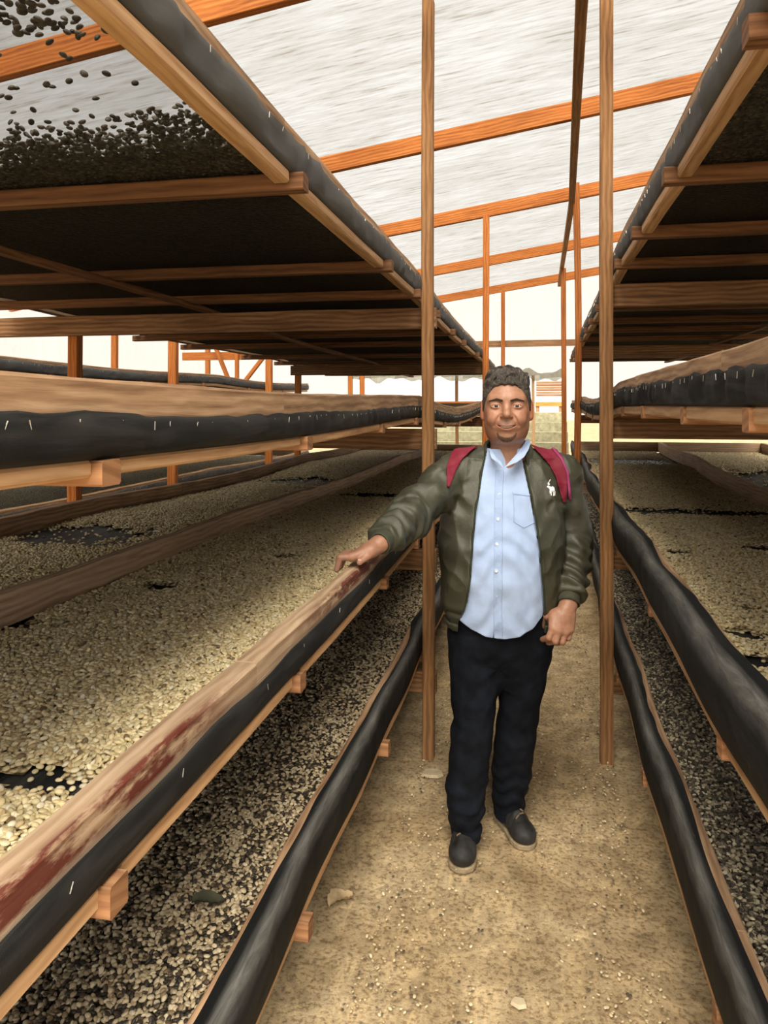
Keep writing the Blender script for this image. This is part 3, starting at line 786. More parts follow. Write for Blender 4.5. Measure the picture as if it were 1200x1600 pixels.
# deeper, unbroken layers on the high trays and the next rack
def layer_only(key, xa, xb, ya, yb, mat, label, h=.02):
    b = BED[key]; side = b['cfg']['side']; drift = b['cfg'].get('drift', 0)
    nx, ny = int((xb-xa)/.05), int((yb-ya)/.05)
    gx, gy = np.meshgrid(np.linspace(xa, xb, nx+1), np.linspace(ya, yb, ny+1))
    xw = side*(gx+drift*np.maximum(0, gy-3.4))
    edge = np.clip(np.minimum(gy-ya, yb-gy)/.1, 0, 1)
    zz = b['zf']+np.vectorize(b['dz'])(gy)+.003+h*(.4+.8*fbm(xw*3, gy*3, 21))*(.2+.8*edge)
    mb = MB(); mb.v = np.stack([xw.ravel(), gy.ravel(), zz.ravel()], 1).tolist()
    for i in range(ny):
        for j in range(nx):
            a = i*(nx+1)+j; mb.f.append((a, a+1, a+nx+2, a+nx+1)); mb.uv += [(0, 0)]*4
    tag(mb.build('coffee_beans', M[mat], smooth=True), label, 'coffee beans', kind='stuff')
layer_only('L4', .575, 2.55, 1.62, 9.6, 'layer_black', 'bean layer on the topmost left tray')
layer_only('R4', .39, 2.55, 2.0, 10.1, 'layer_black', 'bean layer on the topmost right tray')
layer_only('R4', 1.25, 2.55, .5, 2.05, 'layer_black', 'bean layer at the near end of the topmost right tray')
layer_only('L3', .575, 2.25, .3, 9.6, 'layer_pale', 'bean layer on the shoulder-high left tray')
layer_only('R3', .39, 2.55, .3, 10.1, 'layer_pale', 'bean layer on the shoulder-high right tray')
layer_only('N2', 3.26, 4.85, 3.1, 10.4, 'layer_pale', 'beans on the waist-high tray of the next rack')
layer_only('N4', 3.26, 4.85, 3.1, 10.4, 'layer_pale', 'beans on the highest tray of the next rack', .01)

# beans spilled on the ground
def spilled():
    n = 4200
    x = np.where(rng.uniform(0, 1, n) < .62, np.where(rng.uniform(0, 1, n) < .55, -.50+np.abs(rng.normal(0, .12, n)), .33-np.abs(rng.normal(0, .09, n))), rng.uniform(-.5, .32, n))
    y = .95+rng.uniform(0, 1, n)**1.5*8.5
    keep = (vnoise(x*7, y*7, 55) > .30); x, y = x[keep], y[keep]; n = len(x)
    z = np.full(n, .012)
    r = np.stack([rng.normal(0, .3, n)+np.where(rng.uniform(0, 1, n) < .5, PI, 0), rng.normal(0, .3, n), rng.uniform(0, 2*PI, n)], 1)
    base = np.array([[.60, .48, .30], [.45, .35, .2], [.28, .2, .12], [.09, .07, .05], [.66, .56, .38]])
    k = base[rng.choice(5, n, p=[.35, .25, .15, .1, .15])]
    scatter('spilled_beans', np.stack([x, y, z], 1), r, rng.uniform(.007, .013, n), k, label='loose coffee beans and chips spilled over the earth floor')
spilled()
# chips and crumbs
mb = MB()
for k in range(1500):
    x = random.uniform(-.5, .33); y = .95+random.random()**1.4*7; a = random.uniform(0, PI); s = random.uniform(.002, .008)
    c = Vector((x, y, .0095)); d = Vector((math.cos(a), math.sin(a), random.uniform(-.2, .2)))*s; e = Vector((-math.sin(a), math.cos(a), 0))*s*random.uniform(.2, .6)
    b = len(mb.v); mb.v += [tuple(c-d), tuple(c+e), tuple(c+d), tuple(c-e), tuple(c+Vector((0, 0, s*.5)))]
    for q in ((0, 1, 4), (1, 2, 4), (2, 3, 4), (3, 0, 4)): mb.f.append(tuple(b+i for i in q)); mb.uv += [(0, 0)]*3
tag(mb.build('ground_crumbs', M['debris']), 'dark chips and crumbs scattered over the earth floor', 'debris', kind='stuff')
# flat stone, wood chip, dry leaf
def chip(name, c, pts, h, mat, label, cat):
    mb = MB(); n = len(pts); b0 = [(c[0]+p[0], c[1]+p[1], c[2]) for p in pts]; t0 = [(c[0]+p[0]*.9, c[1]+p[1]*.9, c[2]+h) for p in pts]
    mb.quadstrip([b0, t0]); tag(mb.build(name, M[mat], loc=c), label, cat)
w = cw(675, 1212, 3.27)
chip('flat_stone', (w.x, w.y, .005), [(-.045, -.02), (-.02, -.03), (.03, -.025), (.05, 0), (.04, .03), (.0, .04), (-.035, .025)], .012, 'pale_stone', 'flat pale stone on the floor in front of the left post', 'stone')
w = cw(811, 1573, 2.017)
chip('wood_chip', (w.x, w.y, .006), [(-.022, -.004), (.0, -.018), (.02, -.010), (.014, .012), (-.012, .014)], .010, 'pale_stone', 'small pale chip lying at the bottom centre of the floor', 'chip')
def leaf(name, c, L_, W_, ang, label, mat, curl=.02):
    mb = MB(); nl, nw = 10, 6
    for i in range(nl+1):
        t = i/nl; wd = W_*math.sin(PI*min(1, t*.9+.08))**.8*(1+.15*math.sin(i*2.3))
        for j in range(nw+1):
            q = j/nw*2-1; x = (t-.5)*L_; y = q*wd/2; z_ = .006+curl*abs(q)**1.5+curl*.5*math.sin(t*5)+.002*math.sin(i*3+j*2)
            ca, sa = math.cos(ang), math.sin(ang)
            mb.v.append((c[0]+x*ca-y*sa, c[1]+x*sa+y*ca, c[2]+max(z_, .002)))
    for i in range(nl):
        for j in range(nw):
            a = i*(nw+1)+j; mb.f.append((a, a+nw+1, a+nw+2, a+1)); mb.uv += [(0, 0)]*4
    tag(mb.build(name, M[mat], smooth=True, loc=c), label, 'leaf')
w = cw(533, 1412, 2.43)
leaf('dry_leaf', (w.x, w.y, .006), .095, .06, .9, 'curled dry brown leaf on the floor by the lowest left tray', 'leaf')
w = cw(325, 1408, 1.70)
M['leaf_dark'] = simple('dark_leaf', (.07, .07, .045), .8, .2, 25, .3)
leaf('dark_leaf', (w.x, w.y, .475), .07, .045, .3, 'dark leaf lying among the beans of the lowest left tray', 'leaf_dark', .01)
# ================================================================== PERSON
# modelled as signed-distance fields (x right, y away from the viewer, z up) and meshed by surface nets
def smin(a, b, k):
    h = np.clip(.5+.5*(b-a)/k, 0, 1)
    return b*(1-h)+a*h-k*h*(1-h)
def smax(a, b, k): return -smin(-a, -b, k)
def rc(P, a, b, ra, rb):
    a = np.asarray(a, float); b = np.asarray(b, float); ab = b-a
    t = np.clip(((P-a) @ ab)/max(1e-9, ab @ ab), 0, 1)
    return np.linalg.norm(P-a-t[:, None]*ab, axis=1)-(ra+(rb-ra)*t)
def ell(P, c, r):
    q = P-np.asarray(c, float); r = np.asarray(r, float)
    k0 = np.linalg.norm(q/r, axis=1); k1 = np.linalg.norm(q/(r*r), axis=1)+1e-9
    return k0*(k0-1)/k1
def cap2(X, Z, pts, r):
    d = np.full(X.shape, 9.)
    rr_ = r if hasattr(r, '__len__') else [r]*len(pts)
    for (a, b, ra, rb) in zip(pts[:-1], pts[1:], rr_[:-1], rr_[1:]):
        ax, az = a; bx, bz = b; L2 = (bx-ax)**2+(bz-az)**2+1e-12
        t = np.clip(((X-ax)*(bx-ax)+(Z-az)*(bz-az))/L2, 0, 1)
        d = np.minimum(d, np.hypot(X-ax-t*(bx-ax), Z-az-t*(bz-az))-(ra+(rb-ra)*t))
    return d
def px(u, v, d): return np.array([(u-600)/1200*d, d, CAM_H+(633-v)/1200*d])
def w2f(X, Y, Z): return np.array([X*math.cos(YAW)+Y*math.sin(YAW), -X*math.sin(YAW)+Y*math.cos(YAW), Z])

def mesh_field(field, lo, hi, h, newton=2, B=12):
    lo = np.asarray(lo, float); hi = np.asarray(hi, float)
    nb = np.ceil((hi-lo)/(h*B)).astype(int)
    I, J, K = np.meshgrid(*[np.arange(n) for n in nb], indexing='ij')
    bi = np.stack([I.ravel(), J.ravel(), K.ravel()], 1)
    d = field(lo+(bi+.5)*h*B)
    bi = bi[np.abs(d) < h*B*.866*1.6]
    g = np.arange(B+1); gi, gj, gk = np.meshgrid(g, g, g, indexing='ij')
    off = np.stack([gi.ravel(), gj.ravel(), gk.ravel()], 1)
    vals = np.empty((len(bi), (B+1)**3), np.float32)
    for s in range(0, len(bi), 200):
        q = bi[s:s+200]
        P = lo+((q[:, None, :]*B+off[None])*h).reshape(-1, 3)
        vals[s:s+200] = field(P).reshape(len(q), -1)
    vals = vals.reshape(-1, B+1, B+1, B+1)
    N_ = nb*B+2
    def key(c): return ((c[:, 0]+1)*(N_[1]+1)+(c[:, 1]+1))*(N_[2]+1)+(c[:, 2]+1)
    corners = [(a, b, c) for a in (0, 1) for b in (0, 1) for c in (0, 1)]
    cv = [vals[:, a:a+B, b:b+B, c:c+B] for a, b, c in corners]
    neg = sum((v < 0).astype(np.int8) for v in cv)
    n, i, j, k = np.nonzero((neg > 0) & (neg < 8))
    cell = bi[n]*B+np.stack([i, j, k], 1)
    V8 = np.stack([v[n, i, j, k] for v in cv], 1).astype(float)
    acc = np.zeros((len(n), 3)); cnt = np.zeros(len(n))
    for a in range(8):
        for b in range(a+1, 8):
            ca, cb = np.array(corners[a]), np.array(corners[b])
            if np.abs(ca-cb).sum() != 1: continue
            va, vb = V8[:, a], V8[:, b]; m = (va < 0) != (vb < 0)
            t = np.where(m, va/(va-vb+1e-12), 0)
            acc += np.where(m[:, None], ca+(cb-ca)*t[:, None], 0); cnt += m
    verts = lo+(cell+acc/cnt[:, None])*h
    kk = key(cell); order = np.argsort(kk); kk = kk[order]; verts = verts[order]
    faces = []
    for ax in range(3):
        b_, c_ = (ax+1) % 3, (ax+2) % 3
        sl1 = [slice(None)]+[slice(0, B)]*3; sl2 = list(sl1); sl2[ax+1] = slice(1, B+1)
        v0 = vals[tuple(sl1)]; v1 = vals[tuple(sl2)]
        n, i, j, k = np.nonzero((v0 < 0) != (v1 < 0))
        s0 = v0[n, i, j, k] < 0
        c = bi[n]*B+np.stack([i, j, k], 1)
        eb = np.zeros(3, int); eb[b_] = 1; ec = np.zeros(3, int); ec[c_] = 1
        ks = [key(q) for q in (c, c-eb, c-eb-ec, c-ec)]
        ix = [np.clip(np.searchsorted(kk, q), 0, len(kk)-1) for q in ks]
        ok = np.ones(len(c), bool)
        for q, x in zip(ks, ix): ok &= kk[x] == q
        F = np.stack(ix, 1)
        F = np.where(s0[:, None], F, F[:, ::-1])
        faces.append(F[ok])
    F = np.concatenate(faces)
    e = h*.3
    for _ in range(newton):
        f0 = field(verts)
        G = np.stack([(field(verts+np.eye(3)[a]*e)-field(verts-np.eye(3)[a]*e))/(2*e) for a in range(3)], 1)
        g2 = (G*G).sum(1)+1e-6
        step = G*(f0/g2)[:, None]; ln = np.linalg.norm(step, axis=1); step *= np.minimum(1, h*.6/(ln+1e-9))[:, None]
        verts = verts-step
    return verts, F

PB = w2f(*cw(782, 1320, 2.76))*np.array([1, 1, 0])       # the man's foot point
PERSON = empty('person', tuple(cw(782, 1320, 2.76)*Vector((1, 1, 0))), 'smiling man in olive bomber jacket and light blue shirt resting one hand on a tray', 'person')
PERSON.rotation_euler = (0, 0, YAW)
def add_f(name, V, F, mat, parent=None, smooth=True, base=None, tint=None):
    """geometry in the person frame"""
    me = bpy.data.meshes.new(name)
    V = np.asarray(V)-PB
    V = V.astype(np.float32); F = [tuple(f) for f in (F.tolist() if hasattr(F, 'tolist') else F)]
    me.from_pydata(V.tolist(), [], F)
    if smooth: me.polygons.foreach_set('use_smooth', [True]*len(me.polygons))
    me.materials.append(mat)
    if tint is not None:
        c4 = np.ones((len(V), 4), np.float32); c4[:, :3] = tint
        a = me.attributes.new('tint', 'FLOAT_COLOR', 'POINT'); a.data.foreach_set('color', c4.ravel())
    o = bpy.data.objects.new(name, me); C.objects.link(o); o.parent = parent or PERSON
    return o
def add_field(name, field, lo, hi, h, mat, parent=None, newton=2, tintfn=None):
    V, F = mesh_field(field, lo, hi, h, newton)
    return add_f(name, V, F, mat, parent, tint=None if tintfn is None else tintfn(V))
def tube(pts, r, n=6):
    mb = MB(); rings = []
    pts = [Vector(p) for p in pts]
    for i, p in enumerate(pts):
        t = (pts[min(i+1, len(pts)-1)]-pts[max(i-1, 0)]).normalized()
        u = t.orthogonal().normalized(); w_ = t.cross(u)
        rings.append([p+(u*math.cos(a)+w_*math.sin(a))*r for a in np.linspace(0, 2*PI, n+1)[:-1]])
    mb.quadstrip(rings); return mb

def w3(P, s, seed=0, warp=1.0):
    """smooth pseudo-noise in [-1,1]"""
    x, y, z = (P*s).T
    a = np.sin(x*1.3+1.7*np.sin(z*.9+seed)+seed)+np.sin(y*1.7+1.1*np.sin(x*1.1+seed*2)+2)+np.sin(z*1.5+warp*1.9*np.sin(x*.8+y*.7+seed*3))
    return a/3

# ---------------------------------------------------------------- head
HC = px(791.6, 640, 2.74)
fx = -HC[0]/math.hypot(HC[0], HC[1]); fy = -HC[1]/math.hypot(HC[0], HC[1])
AX = np.array([-fy, fx, 0]); AY = -np.array([fx, fy, 0]); AZ = np.array([0, 0, 1.])
HR = np.stack([AX, AY, AZ])            # rows: local axes
def hl(P): return (P-HC) @ HR.T
def h2f(p): return HC+np.asarray(p) @ HR
def head_core(p):
    x, y, z = p.T; ax = np.abs(x); q = np.stack([ax, y, z], 1)
    d = ell(p, (0, .018, .040), (.083, .103, .090))
    d = smin(d, ell(p, (0, -.012, -.022), (.0775, .079, .088)), .03)
    d = smin(d, ell(q, (.031, -.005, -.066), (.042, .064, .044)), .03)          # jaw
    d = smin(d, ell(p, (0, -.052, -.092), (.036, .034, .026)), .025)           # chin
    d = smin(d, ell(p, (0, .0, -.094), (.056, .058, .034)), .03)               # under chin
    d = smin(d, rc(q, (.012, -.074, .036), (.048, -.060, .034), .013, .012), .022)   # brow
    d = smin(d, rc(q, (.046, -.056, -.012), (.041, -.066, -.032), .020, .025), .02)   # cheeks
    return d
def head_sdf(P):
    p = hl(P); x, y, z = p.T; ax = np.abs(x); q = np.stack([ax, y, z], 1)
    d = head_core(p)
    d = smax(d, -ell(q, (.035, -.098, .013), (.020, .022, .014)), .016)          # sockets
    d = smin(d, rc(p, (0, -.076, .024), (0, -.100, -.010), .0075, .0115), .012)  # nose
    d = smin(d, ell(p, (0, -.1025, -.0175), (.0145, .0155, .0125)), .008)
    d = smin(d, ell(q, (.0155, -.0915, -.0215), (.0095, .013, .009)), .006)
    d = smax(d, -ell(q, (.0075, -.100, -.0335), (.0045, .009, .005)), .004)      # nostrils
    lid = ell(q, (.0358, -.0705, .0130), (.0205, .0168, .0140))
    lid = smax(lid, -ell(q, (.0358, -.094, .0128), (.0172, .020, .0050)), .0025)
    d = smin(d, lid, .005)
    # smile folds
    d = d+.0040*np.exp(-(cap2(ax, z, [(.021, -.018), (.034, -.036), (.041, -.055)], 0)/.0050)**2)*(y < 0)
    # lips
    d = smin(d, ell(p, (0, -.070, -.060), (.036, .026, .020)), .012)
    zc = -.0605+.0095*(ax/.034)**2
    up = np.sqrt((y+.0905-.010*(ax/.032)**2)**2+(z-zc-.0050)**2)-.0040*np.clip(1.05-(ax/.036)**2, .05, 1)
    lw = np.sqrt((y+.0895-.010*(ax/.032)**2)**2+(z-zc+.0075)**2)-.0056*np.clip(1.05-(ax/.032)**2, .05, 1)
    lips = np.minimum(up, lw)
    lips = np.where(ax < .036, lips, .05)
    d = smin(d, lips, .005)
    slit = np.maximum(np.abs(z-zc+.0012)-.0036*np.clip(1.1-(ax/.034)**2, 0, 1), np.abs(y+.092)-.016)
    slit = np.where(ax < .0335, slit, .05)
    d = smax(d, -slit, .002)
    # ears
    e = ell(q, (.086, .012, .0), (.010, .020, .034)); e = smin(e, ell(q, (.084, .004, -.026), (.008, .011, .013)), .01)
    e = smax(e, -ell(q, (.0965, .008, .004), (.006, .012, .020)), .004)
    d = smin(d, e, .008)
    return d
def head_tint(V):
    p = hl(V); x, y, z = p.T; ax = np.abs(x)
    t = np.ones((len(V), 3))
    face = (y < .02) & (np.abs(z) < .16) & (ax < .12)
    zc = -.0605+.0085*(ax/.032)**2
    lip = np.exp(-((z-zc+.002)/.0105)**4)*(ax < .031)*(y < -.07)*face
    t *= 1+lip[:, None]*(np.array([.85, .62, .62])-1)
    # shaved shadow on jaw and lip
    st = np.clip((-z-.035)/.03, 0, 1)*np.clip((.13+z)/.02, 0, 1)*(1-lip)*face*(ax < .09)
    t *= 1+(.16*st)[:, None]*(np.array([.2, .25, .35])-1)
    mo = np.exp(-((z+.0475)/.0045)**2)*(ax < .033)*(y < -.05)*face*.35
    t *= 1+mo[:, None]*(np.array([.15, .2, .3])-1)
    warm = np.exp(-((ax-.045)**2+(z+.02)**2)/.0009)*face*(y < 0)
    t *= 1+(.25*warm)[:, None]*(np.array([1.15, .9, .85])-1)
    ear = face & (ax > .084)
    t[ear] *= np.array([1.12, .85, .8])
    return t

# ---------------------------------------------------------------- limbs
SH1 = px(712, 738, 2.79); EL1 = px(640, 806, 2.60); WR1 = w2f(-.478, 2.325, 1.152)
SH2 = px(876, 738, 2.79); EL2 = px(898, 852, 2.80); WR2 = px(888, 945, 2.66)
HIP1, KN1, AN1 = px(740, 1000, 2.80), px(737, 1145, 2.76), px(727, 1290, 2.745)
HIP2, KN2, AN2 = px(822, 1000, 2.83), px(806, 1145, 2.84), px(797, 1262, 2.90)
def hand1(P):
    d = rc(P, WR1, w2f(-.512, 2.30, 1.132), .026, .026)
    for i, y in enumerate((2.248, 2.273, 2.298, 2.320)):
        k = w2f(-.548, y, 1.125-.002*abs(i-1)); r = (.0102, .0102, .0097, .0088)[i]
        pip = w2f(-.583, y-.012, 1.122); tip = w2f(-.591, y-.016, 1.086+(.006 if i == 3 else 0))
        d = smin(d, rc(P, w2f(-.497, 2.302+(y-2.29)*.45, 1.138), k, .019, r+.0035), .012)
        f = rc(P, k, pip, r+.001, r); f = smin(f, rc(P, pip, tip, r, r*.82), .003)
        d = smin(d, f, .006)
    t = smin(rc(P, w2f(-.492, 2.300, 1.137), w2f(-.505, 2.262, 1.124), .018, .0125), rc(P, w2f(-.505, 2.262, 1.124), w2f(-.522, 2.238, 1.110), .0115, .0092), .004)
    return smin(d, t, .008)
def hand2(P):
    d = rc(P, WR2, px(880, 962, 2.64), .029, .031)
    K = [px(864, 981, 2.615), px(873, 986, 2.610), px(883, 988, 2.615), px(891, 984, 2.625)]
    Q = [px(858, 996, 2.610), px(868, 1002, 2.605), px(879, 1003, 2.612), px(888, 997, 2.622)]
    T = [px(848, 999, 2.650), px(857, 1004, 2.650), px(869, 1005, 2.655), px(880, 1000, 2.660)]
    B_ = [px(866, 962, 2.640), px(875, 962, 2.640), px(884, 963, 2.640), px(891, 964, 2.645)]
    R_ = (.0115, .0115, .011, .010)
    for k, q, t, b, r in zip(K, Q, T, B_, R_):
        d = smin(d, rc(P, b, k, .020, r+.004), .014)
        f = smin(rc(P, k, q, r+.001, r), rc(P, q, t, r, r*.82), .003)
        d = smin(d, f, .004)
    t = smin(rc(P, px(872, 957, 2.64), px(855, 962, 2.655), .018, .0135), rc(P, px(855, 962, 2.655), px(851, 978, 2.69), .0125, .0105), .005)
    return smin(d, t, .006)
NK = px(793, 715, 2.775)
def body_torso(P):
    d = rc(P, h2f((0, .022, -.06)), NK, .058, .060)
    d = smin(d, rc(P, NK, px(793, 745, 2.80), .056, .058), .02)
    d = smin(d, rc(P, px(735, 738, 2.80), px(850, 738, 2.80), .062, .062), .04)
    d = smin(d, ell(P, px(786, 800, 2.79), (.165, .105, .19)), .05)
    d = smin(d, ell(P, px(782, 910, 2.77), (.155, .115, .18)), .05)
    d = smin(d, rc(P, HIP1+np.array([.02, 0, 0]), HIP2-np.array([.02, 0, 0]), .085, .085), .05)
    return d
def arm1(P): return smin(rc(P, SH1, EL1, .046, .038), rc(P, EL1, WR1, .038, .026), .02)
def arm2(P): return smin(rc(P, SH2, EL2, .046, .038), rc(P, EL2, WR2, .038, .027), .02)
def legs(P):
    a = smin(rc(P, HIP1, KN1, .068, .048), rc(P, KN1, AN1, .045, .034), .02)
    b = smin(rc(P, HIP2, KN2, .068, .048), rc(P, KN2, AN2, .045, .034), .02)
    a = smin(a, rc(P, AN1, AN1+np.array([-.01, -.09, -.045]), .034, .028), .02)
    b = smin(b, rc(P, AN2, AN2+np.array([.02, -.09, -.035]), .034, .028), .02)
    return np.minimum(a, b)
def bb(*pts, r=.1):
    a = np.array(pts); return a.min(0)-r, a.max(0)+r
GR = [(bb(HC, r=.17), head_sdf), (bb(WR1, w2f(-.59, 2.26, 1.12), r=.05), hand1), (bb(WR2, px(865, 990, 2.64), r=.06), hand2),
      (bb(HC, HIP1, HIP2, SH1, SH2, r=.16), body_torso), (bb(SH1, EL1, WR1, r=.08), arm1), (bb(SH2, EL2, WR2, r=.08), arm2),
      (bb(HIP1, HIP2, AN1, AN2, r=.12), legs)]
def body_field(P):
    out = np.full(len(P), .06)
    for (lo, hi), f in GR:
        m = ((P > lo-.02) & (P < hi+.02)).all(1)
        if m.any(): out[m] = smin(out[m], f(P[m]), .014)
    return out

def skin_mat():
    m, nt, out = newmat('skin')
    at = N(nt, 'ShaderNodeAttribute', attribute_type='GEOMETRY', attribute_name='tint')
    tc = N(nt, 'ShaderNodeTexCoord')
    n = noise(nt, tc.outputs['Object'], 60, 4, .6); n2 = noise(nt, tc.outputs['Object'], 900, 2, .5)
    c = ramp(nt, n, [(.3, (.285, .140, .088)), (.7, (.37, .190, .122))])
    c = mixc(nt, 1.0, c, at.outputs['Color'], 'MULTIPLY')
    p = principled(nt, out, c, .46, bump(nt, n2, .25, .0006), .45)
    p.inputs['Subsurface Weight'].default_value = .08
    p.inputs['Subsurface Radius'].default_value = (.01, .004, .002)
    return m
M['skin'] = skin_mat()
def hair_mat():
    m, nt, out = newmat('dark_grey_hair'); tc = N(nt, 'ShaderNodeTexCoord')
    n = noise(nt, mapping(nt, tc.outputs['Object'], (260, 60, 120)), 1.0, 4, .6, 1.5)
    n2 = noise(nt, tc.outputs['Object'], 45, 3, .5)
    c = ramp(nt, n, [(.35, (.018, .014, .012)), (.52, (.05, .04, .033)), (.74, (.22, .19, .155))])
    principled(nt, out, c, .45, bump(nt, math_(nt, 'ADD', n, n2), 1.0, .006), .5); return m
M['hair'] = hair_mat()
M['brow'] = simple('brow_hair', (.035, .025, .02), .7, .2, 300, .4)
M['beard'] = simple('goatee_hair', (.10, .062, .045), .8, .15, 300, .5)
def cloth(name, col, rough, scale, var, bstr, sheen=0, spec=.3):
    m, nt, out = newmat(name)
    tc = N(nt, 'ShaderNodeTexCoord')
    n = noise(nt, tc.outputs['Object'], scale, 5, .65); f = noise(nt, tc.outputs['Object'], 900, 2, .5)
    c = ramp(nt, n, [(.3, tuple(x*(1-var) for x in col)), (.7, tuple(min(1, x*(1+var)) for x in col))])
    h = math_(nt, 'ADD', math_(nt, 'MULTIPLY', n, .7), math_(nt, 'MULTIPLY', f, .15))
    p = principled(nt, out, c, rough, bump(nt, h, bstr, .006), spec)
    p.inputs['Sheen Weight'].default_value = sheen
    return m
M['jacket'] = cloth('olive_satin', (.044, .045, .030), .42, 22, .14, .7, 0, .5)
M['rib'] = cloth('olive_rib_knit', (.048, .050, .034), .85, 60, .15, .5)
M['shirt'] = cloth('light_blue_oxford', (.35, .46, .70), .8, 26, .05, .45, .1)
M['shirt_seam'] = cloth('light_blue_placket', (.33, .44, .68), .8, 60, .06, .7)
M['jeans'] = cloth('black_denim', (.0055, .0072, .0115), .85, 18, .5, .9, 0, .12)
M['boot'] = cloth('dusty_black_leather', (.022, .021, .021), .55, 14, .8, .5, 0, .3)
M['sole'] = simple('worn_tan_sole', (.28, .22, .14), .85, .2, 40, .35)
M['maroon'] = cloth('maroon_nylon', (.165, .009, .026), .65, 40, .12, .4)
M['purple'] = cloth('purple_piping', (.26, .03, .12), .6, 40, .1, .3)
M['white'] = simple('white_thread', (.85, .86, .9), .7, .3)
M['button'] = simple('pearl_button', (.75, .78, .85), .3, .6)
M['teeth'] = simple('teeth', (.75, .70, .62), .3, .5)
M['lace'] = simple('brown_lace', (.16, .12, .08), .8, .2)
M['nail'] = simple('finger_nail', (.62, .40, .33), .35, .5)
M['seam'] = simple('dark_stitching', (.03, .034, .02), .8, .2)

BODY = add_field('body', body_field, px(500, 1380, 2.3)*[1, 1, 0]-[.05, .2, .02], [px(960, 0, 2.9)[0], 3.1, 1.75], .0026, M['skin'], tintfn=head_tint)

# ---------------------------------------------------------------- face pieces
def eye_mat():
    m, nt, out = newmat('brown_eye')
    tc = N(nt, 'ShaderNodeTexCoord'); s = N(nt, 'ShaderNodeSeparateXYZ'); nt.links.new(tc.outputs['Object'], s.inputs[0])
    r = math_(nt, 'SQRT', math_(nt, 'ADD', math_(nt, 'POWER', s.outputs[0], 2.0), math_(nt, 'POWER', s.outputs[2], 2.0)))
    k = math_(nt, 'MULTIPLY', r, 60.0)
    c = ramp(nt, k, [(.14, (.004, .003, .003)), (.17, (.045, .02, .010)), (.36, (.03, .015, .01)), (.41, (.55, .50, .47)), (1, (.50, .43, .40))])
    principled(nt, out, c, .08, None, .6); return m
M['eye'] = eye_mat()
for sx in (-1, 1):
    c = h2f((sx*.0358, -.0712, .0125)); mb = []
    vv, ff = [], []
    nu, nv, r = 20, 14, .0146
    for i in range(nv+1):
        for j in range(nu):
            th = PI*i/nv; ph = 2*PI*j/nu
            vv.append((r*math.sin(th)*math.cos(ph), -r*math.cos(th), r*math.sin(th)*math.sin(ph)))
    for i in range(nv):
        for j in range(nu): ff.append((i*nu+j, i*nu+(j+1) % nu, (i+1)*nu+(j+1) % nu, (i+1)*nu+j))
    me = bpy.data.meshes.new('eye'); me.from_pydata(vv, [], ff); me.polygons.foreach_set('use_smooth', [True]*len(ff)); me.materials.append(M['eye'])
    o = bpy.data.objects.new('eye', me); C.objects.link(o); o.parent = BODY
    o.location = Vector(c-PB); o.rotation_euler = (0, 0, math.atan2(AX[1], AX[0]))
hb = lambda a, b: (HC-np.array(a), HC+np.array(b))
def brow_f(sx):
    def f(P):
        p = hl(P); x, y, z = p.T; x = x*sx
        return smax(np.maximum(head_sdf(P)-.0022, -.004-head_sdf(P)), cap2(x, z, [(.016, .0315), (.034, .0360), (.060, .0300)], [.0036, .0042, .0018])+.0004*np.sin(x*900+z*500), .001)
    return f
for sx in (-1, 1):
    c = h2f((sx*.035, -.08, .032)); add_field('eyebrow', brow_f(sx), c-[.035, .045, .02], c+[.035, .045, .02], .0014, M['brow'], BODY, 1)
def goatee_f(P):
    p = hl(P); x, y, z = p.T; ax = np.abs(x)
    s = cap2(ax, z, [(.033, -.080), (.027, -.094), (.012, -.103), (0, -.105)], [.002, .0050, .0080, .0090])
    hd = head_sdf(P)
    return smax(np.maximum(hd-.0012, -.004-hd), s+.0008*np.sin(x*600+3*np.sin(z*400)), .002)
c = h2f((0, -.07, -.092)); add_field('goatee', lambda P: np.where(hl(P)[:, 1] < -.01, goatee_f(P), .05), c-[.055, .06, .035], c+[.055, .06, .035], .0016, M['beard'], BODY, 1)
def hairline(y, ax):
    return np.interp(y, [-.12, -.085, -.066, -.056, -.046, -.030, -.012, .004, .020, .05, .10, .14], [.094, .092, .084, .070, .045, .010, -.006, .022, .030, -.02, -.055, -.06])
def hair_f(P):
    p = hl(P); x, y, z = p.T; ax = np.abs(x)
    t = .0035+.020*np.clip((z-.07)/.06, 0, 1)+.004*np.clip((y-.02)/.08, 0, 1)
    # waves combed back from the forehead
    ang = x*150+2.6*np.sin(y*62+x*40)+1.5*np.sin(z*80)
    wv = np.sin(ang)*.0042+np.sin(ang*2.1+y*130)*.0020+.0030*np.sin(y*105+x*60+z*90)
    d = head_core(p)-t-wv*np.clip((z-.06)/.06, .10, 1)
    reg = hairline(y, ax)-z+.002*np.sin(x*260)
    return smax(d, reg*.8, .004)
add_field('hair', hair_f, HC-[.13, .16, .09], HC+[.13, .16, .17], .0020, M['hair'], BODY, 1)
add_field('teeth', lambda P: (lambda p: np.maximum(ell(p, (0, -.070, -.0585), (.027, .0185, .0065)), -.2))(hl(P)), h2f((0, -.08, -.058))-[.04, .04, .02], h2f((0, -.08, -.058))+[.04, .04, .02], .0018, M['teeth'], BODY, 1)
# nails on the visible thumb and fingers
def nail(c, r, parent):
    V, F = mesh_field(lambda P: ell(P, c, r), c-.02, c+.02, .0014, 1); add_f('nail', V, F, M['nail'], parent)
nail(w2f(-.522, 2.2365, 1.1175), (.006, .006, .0025), BODY)

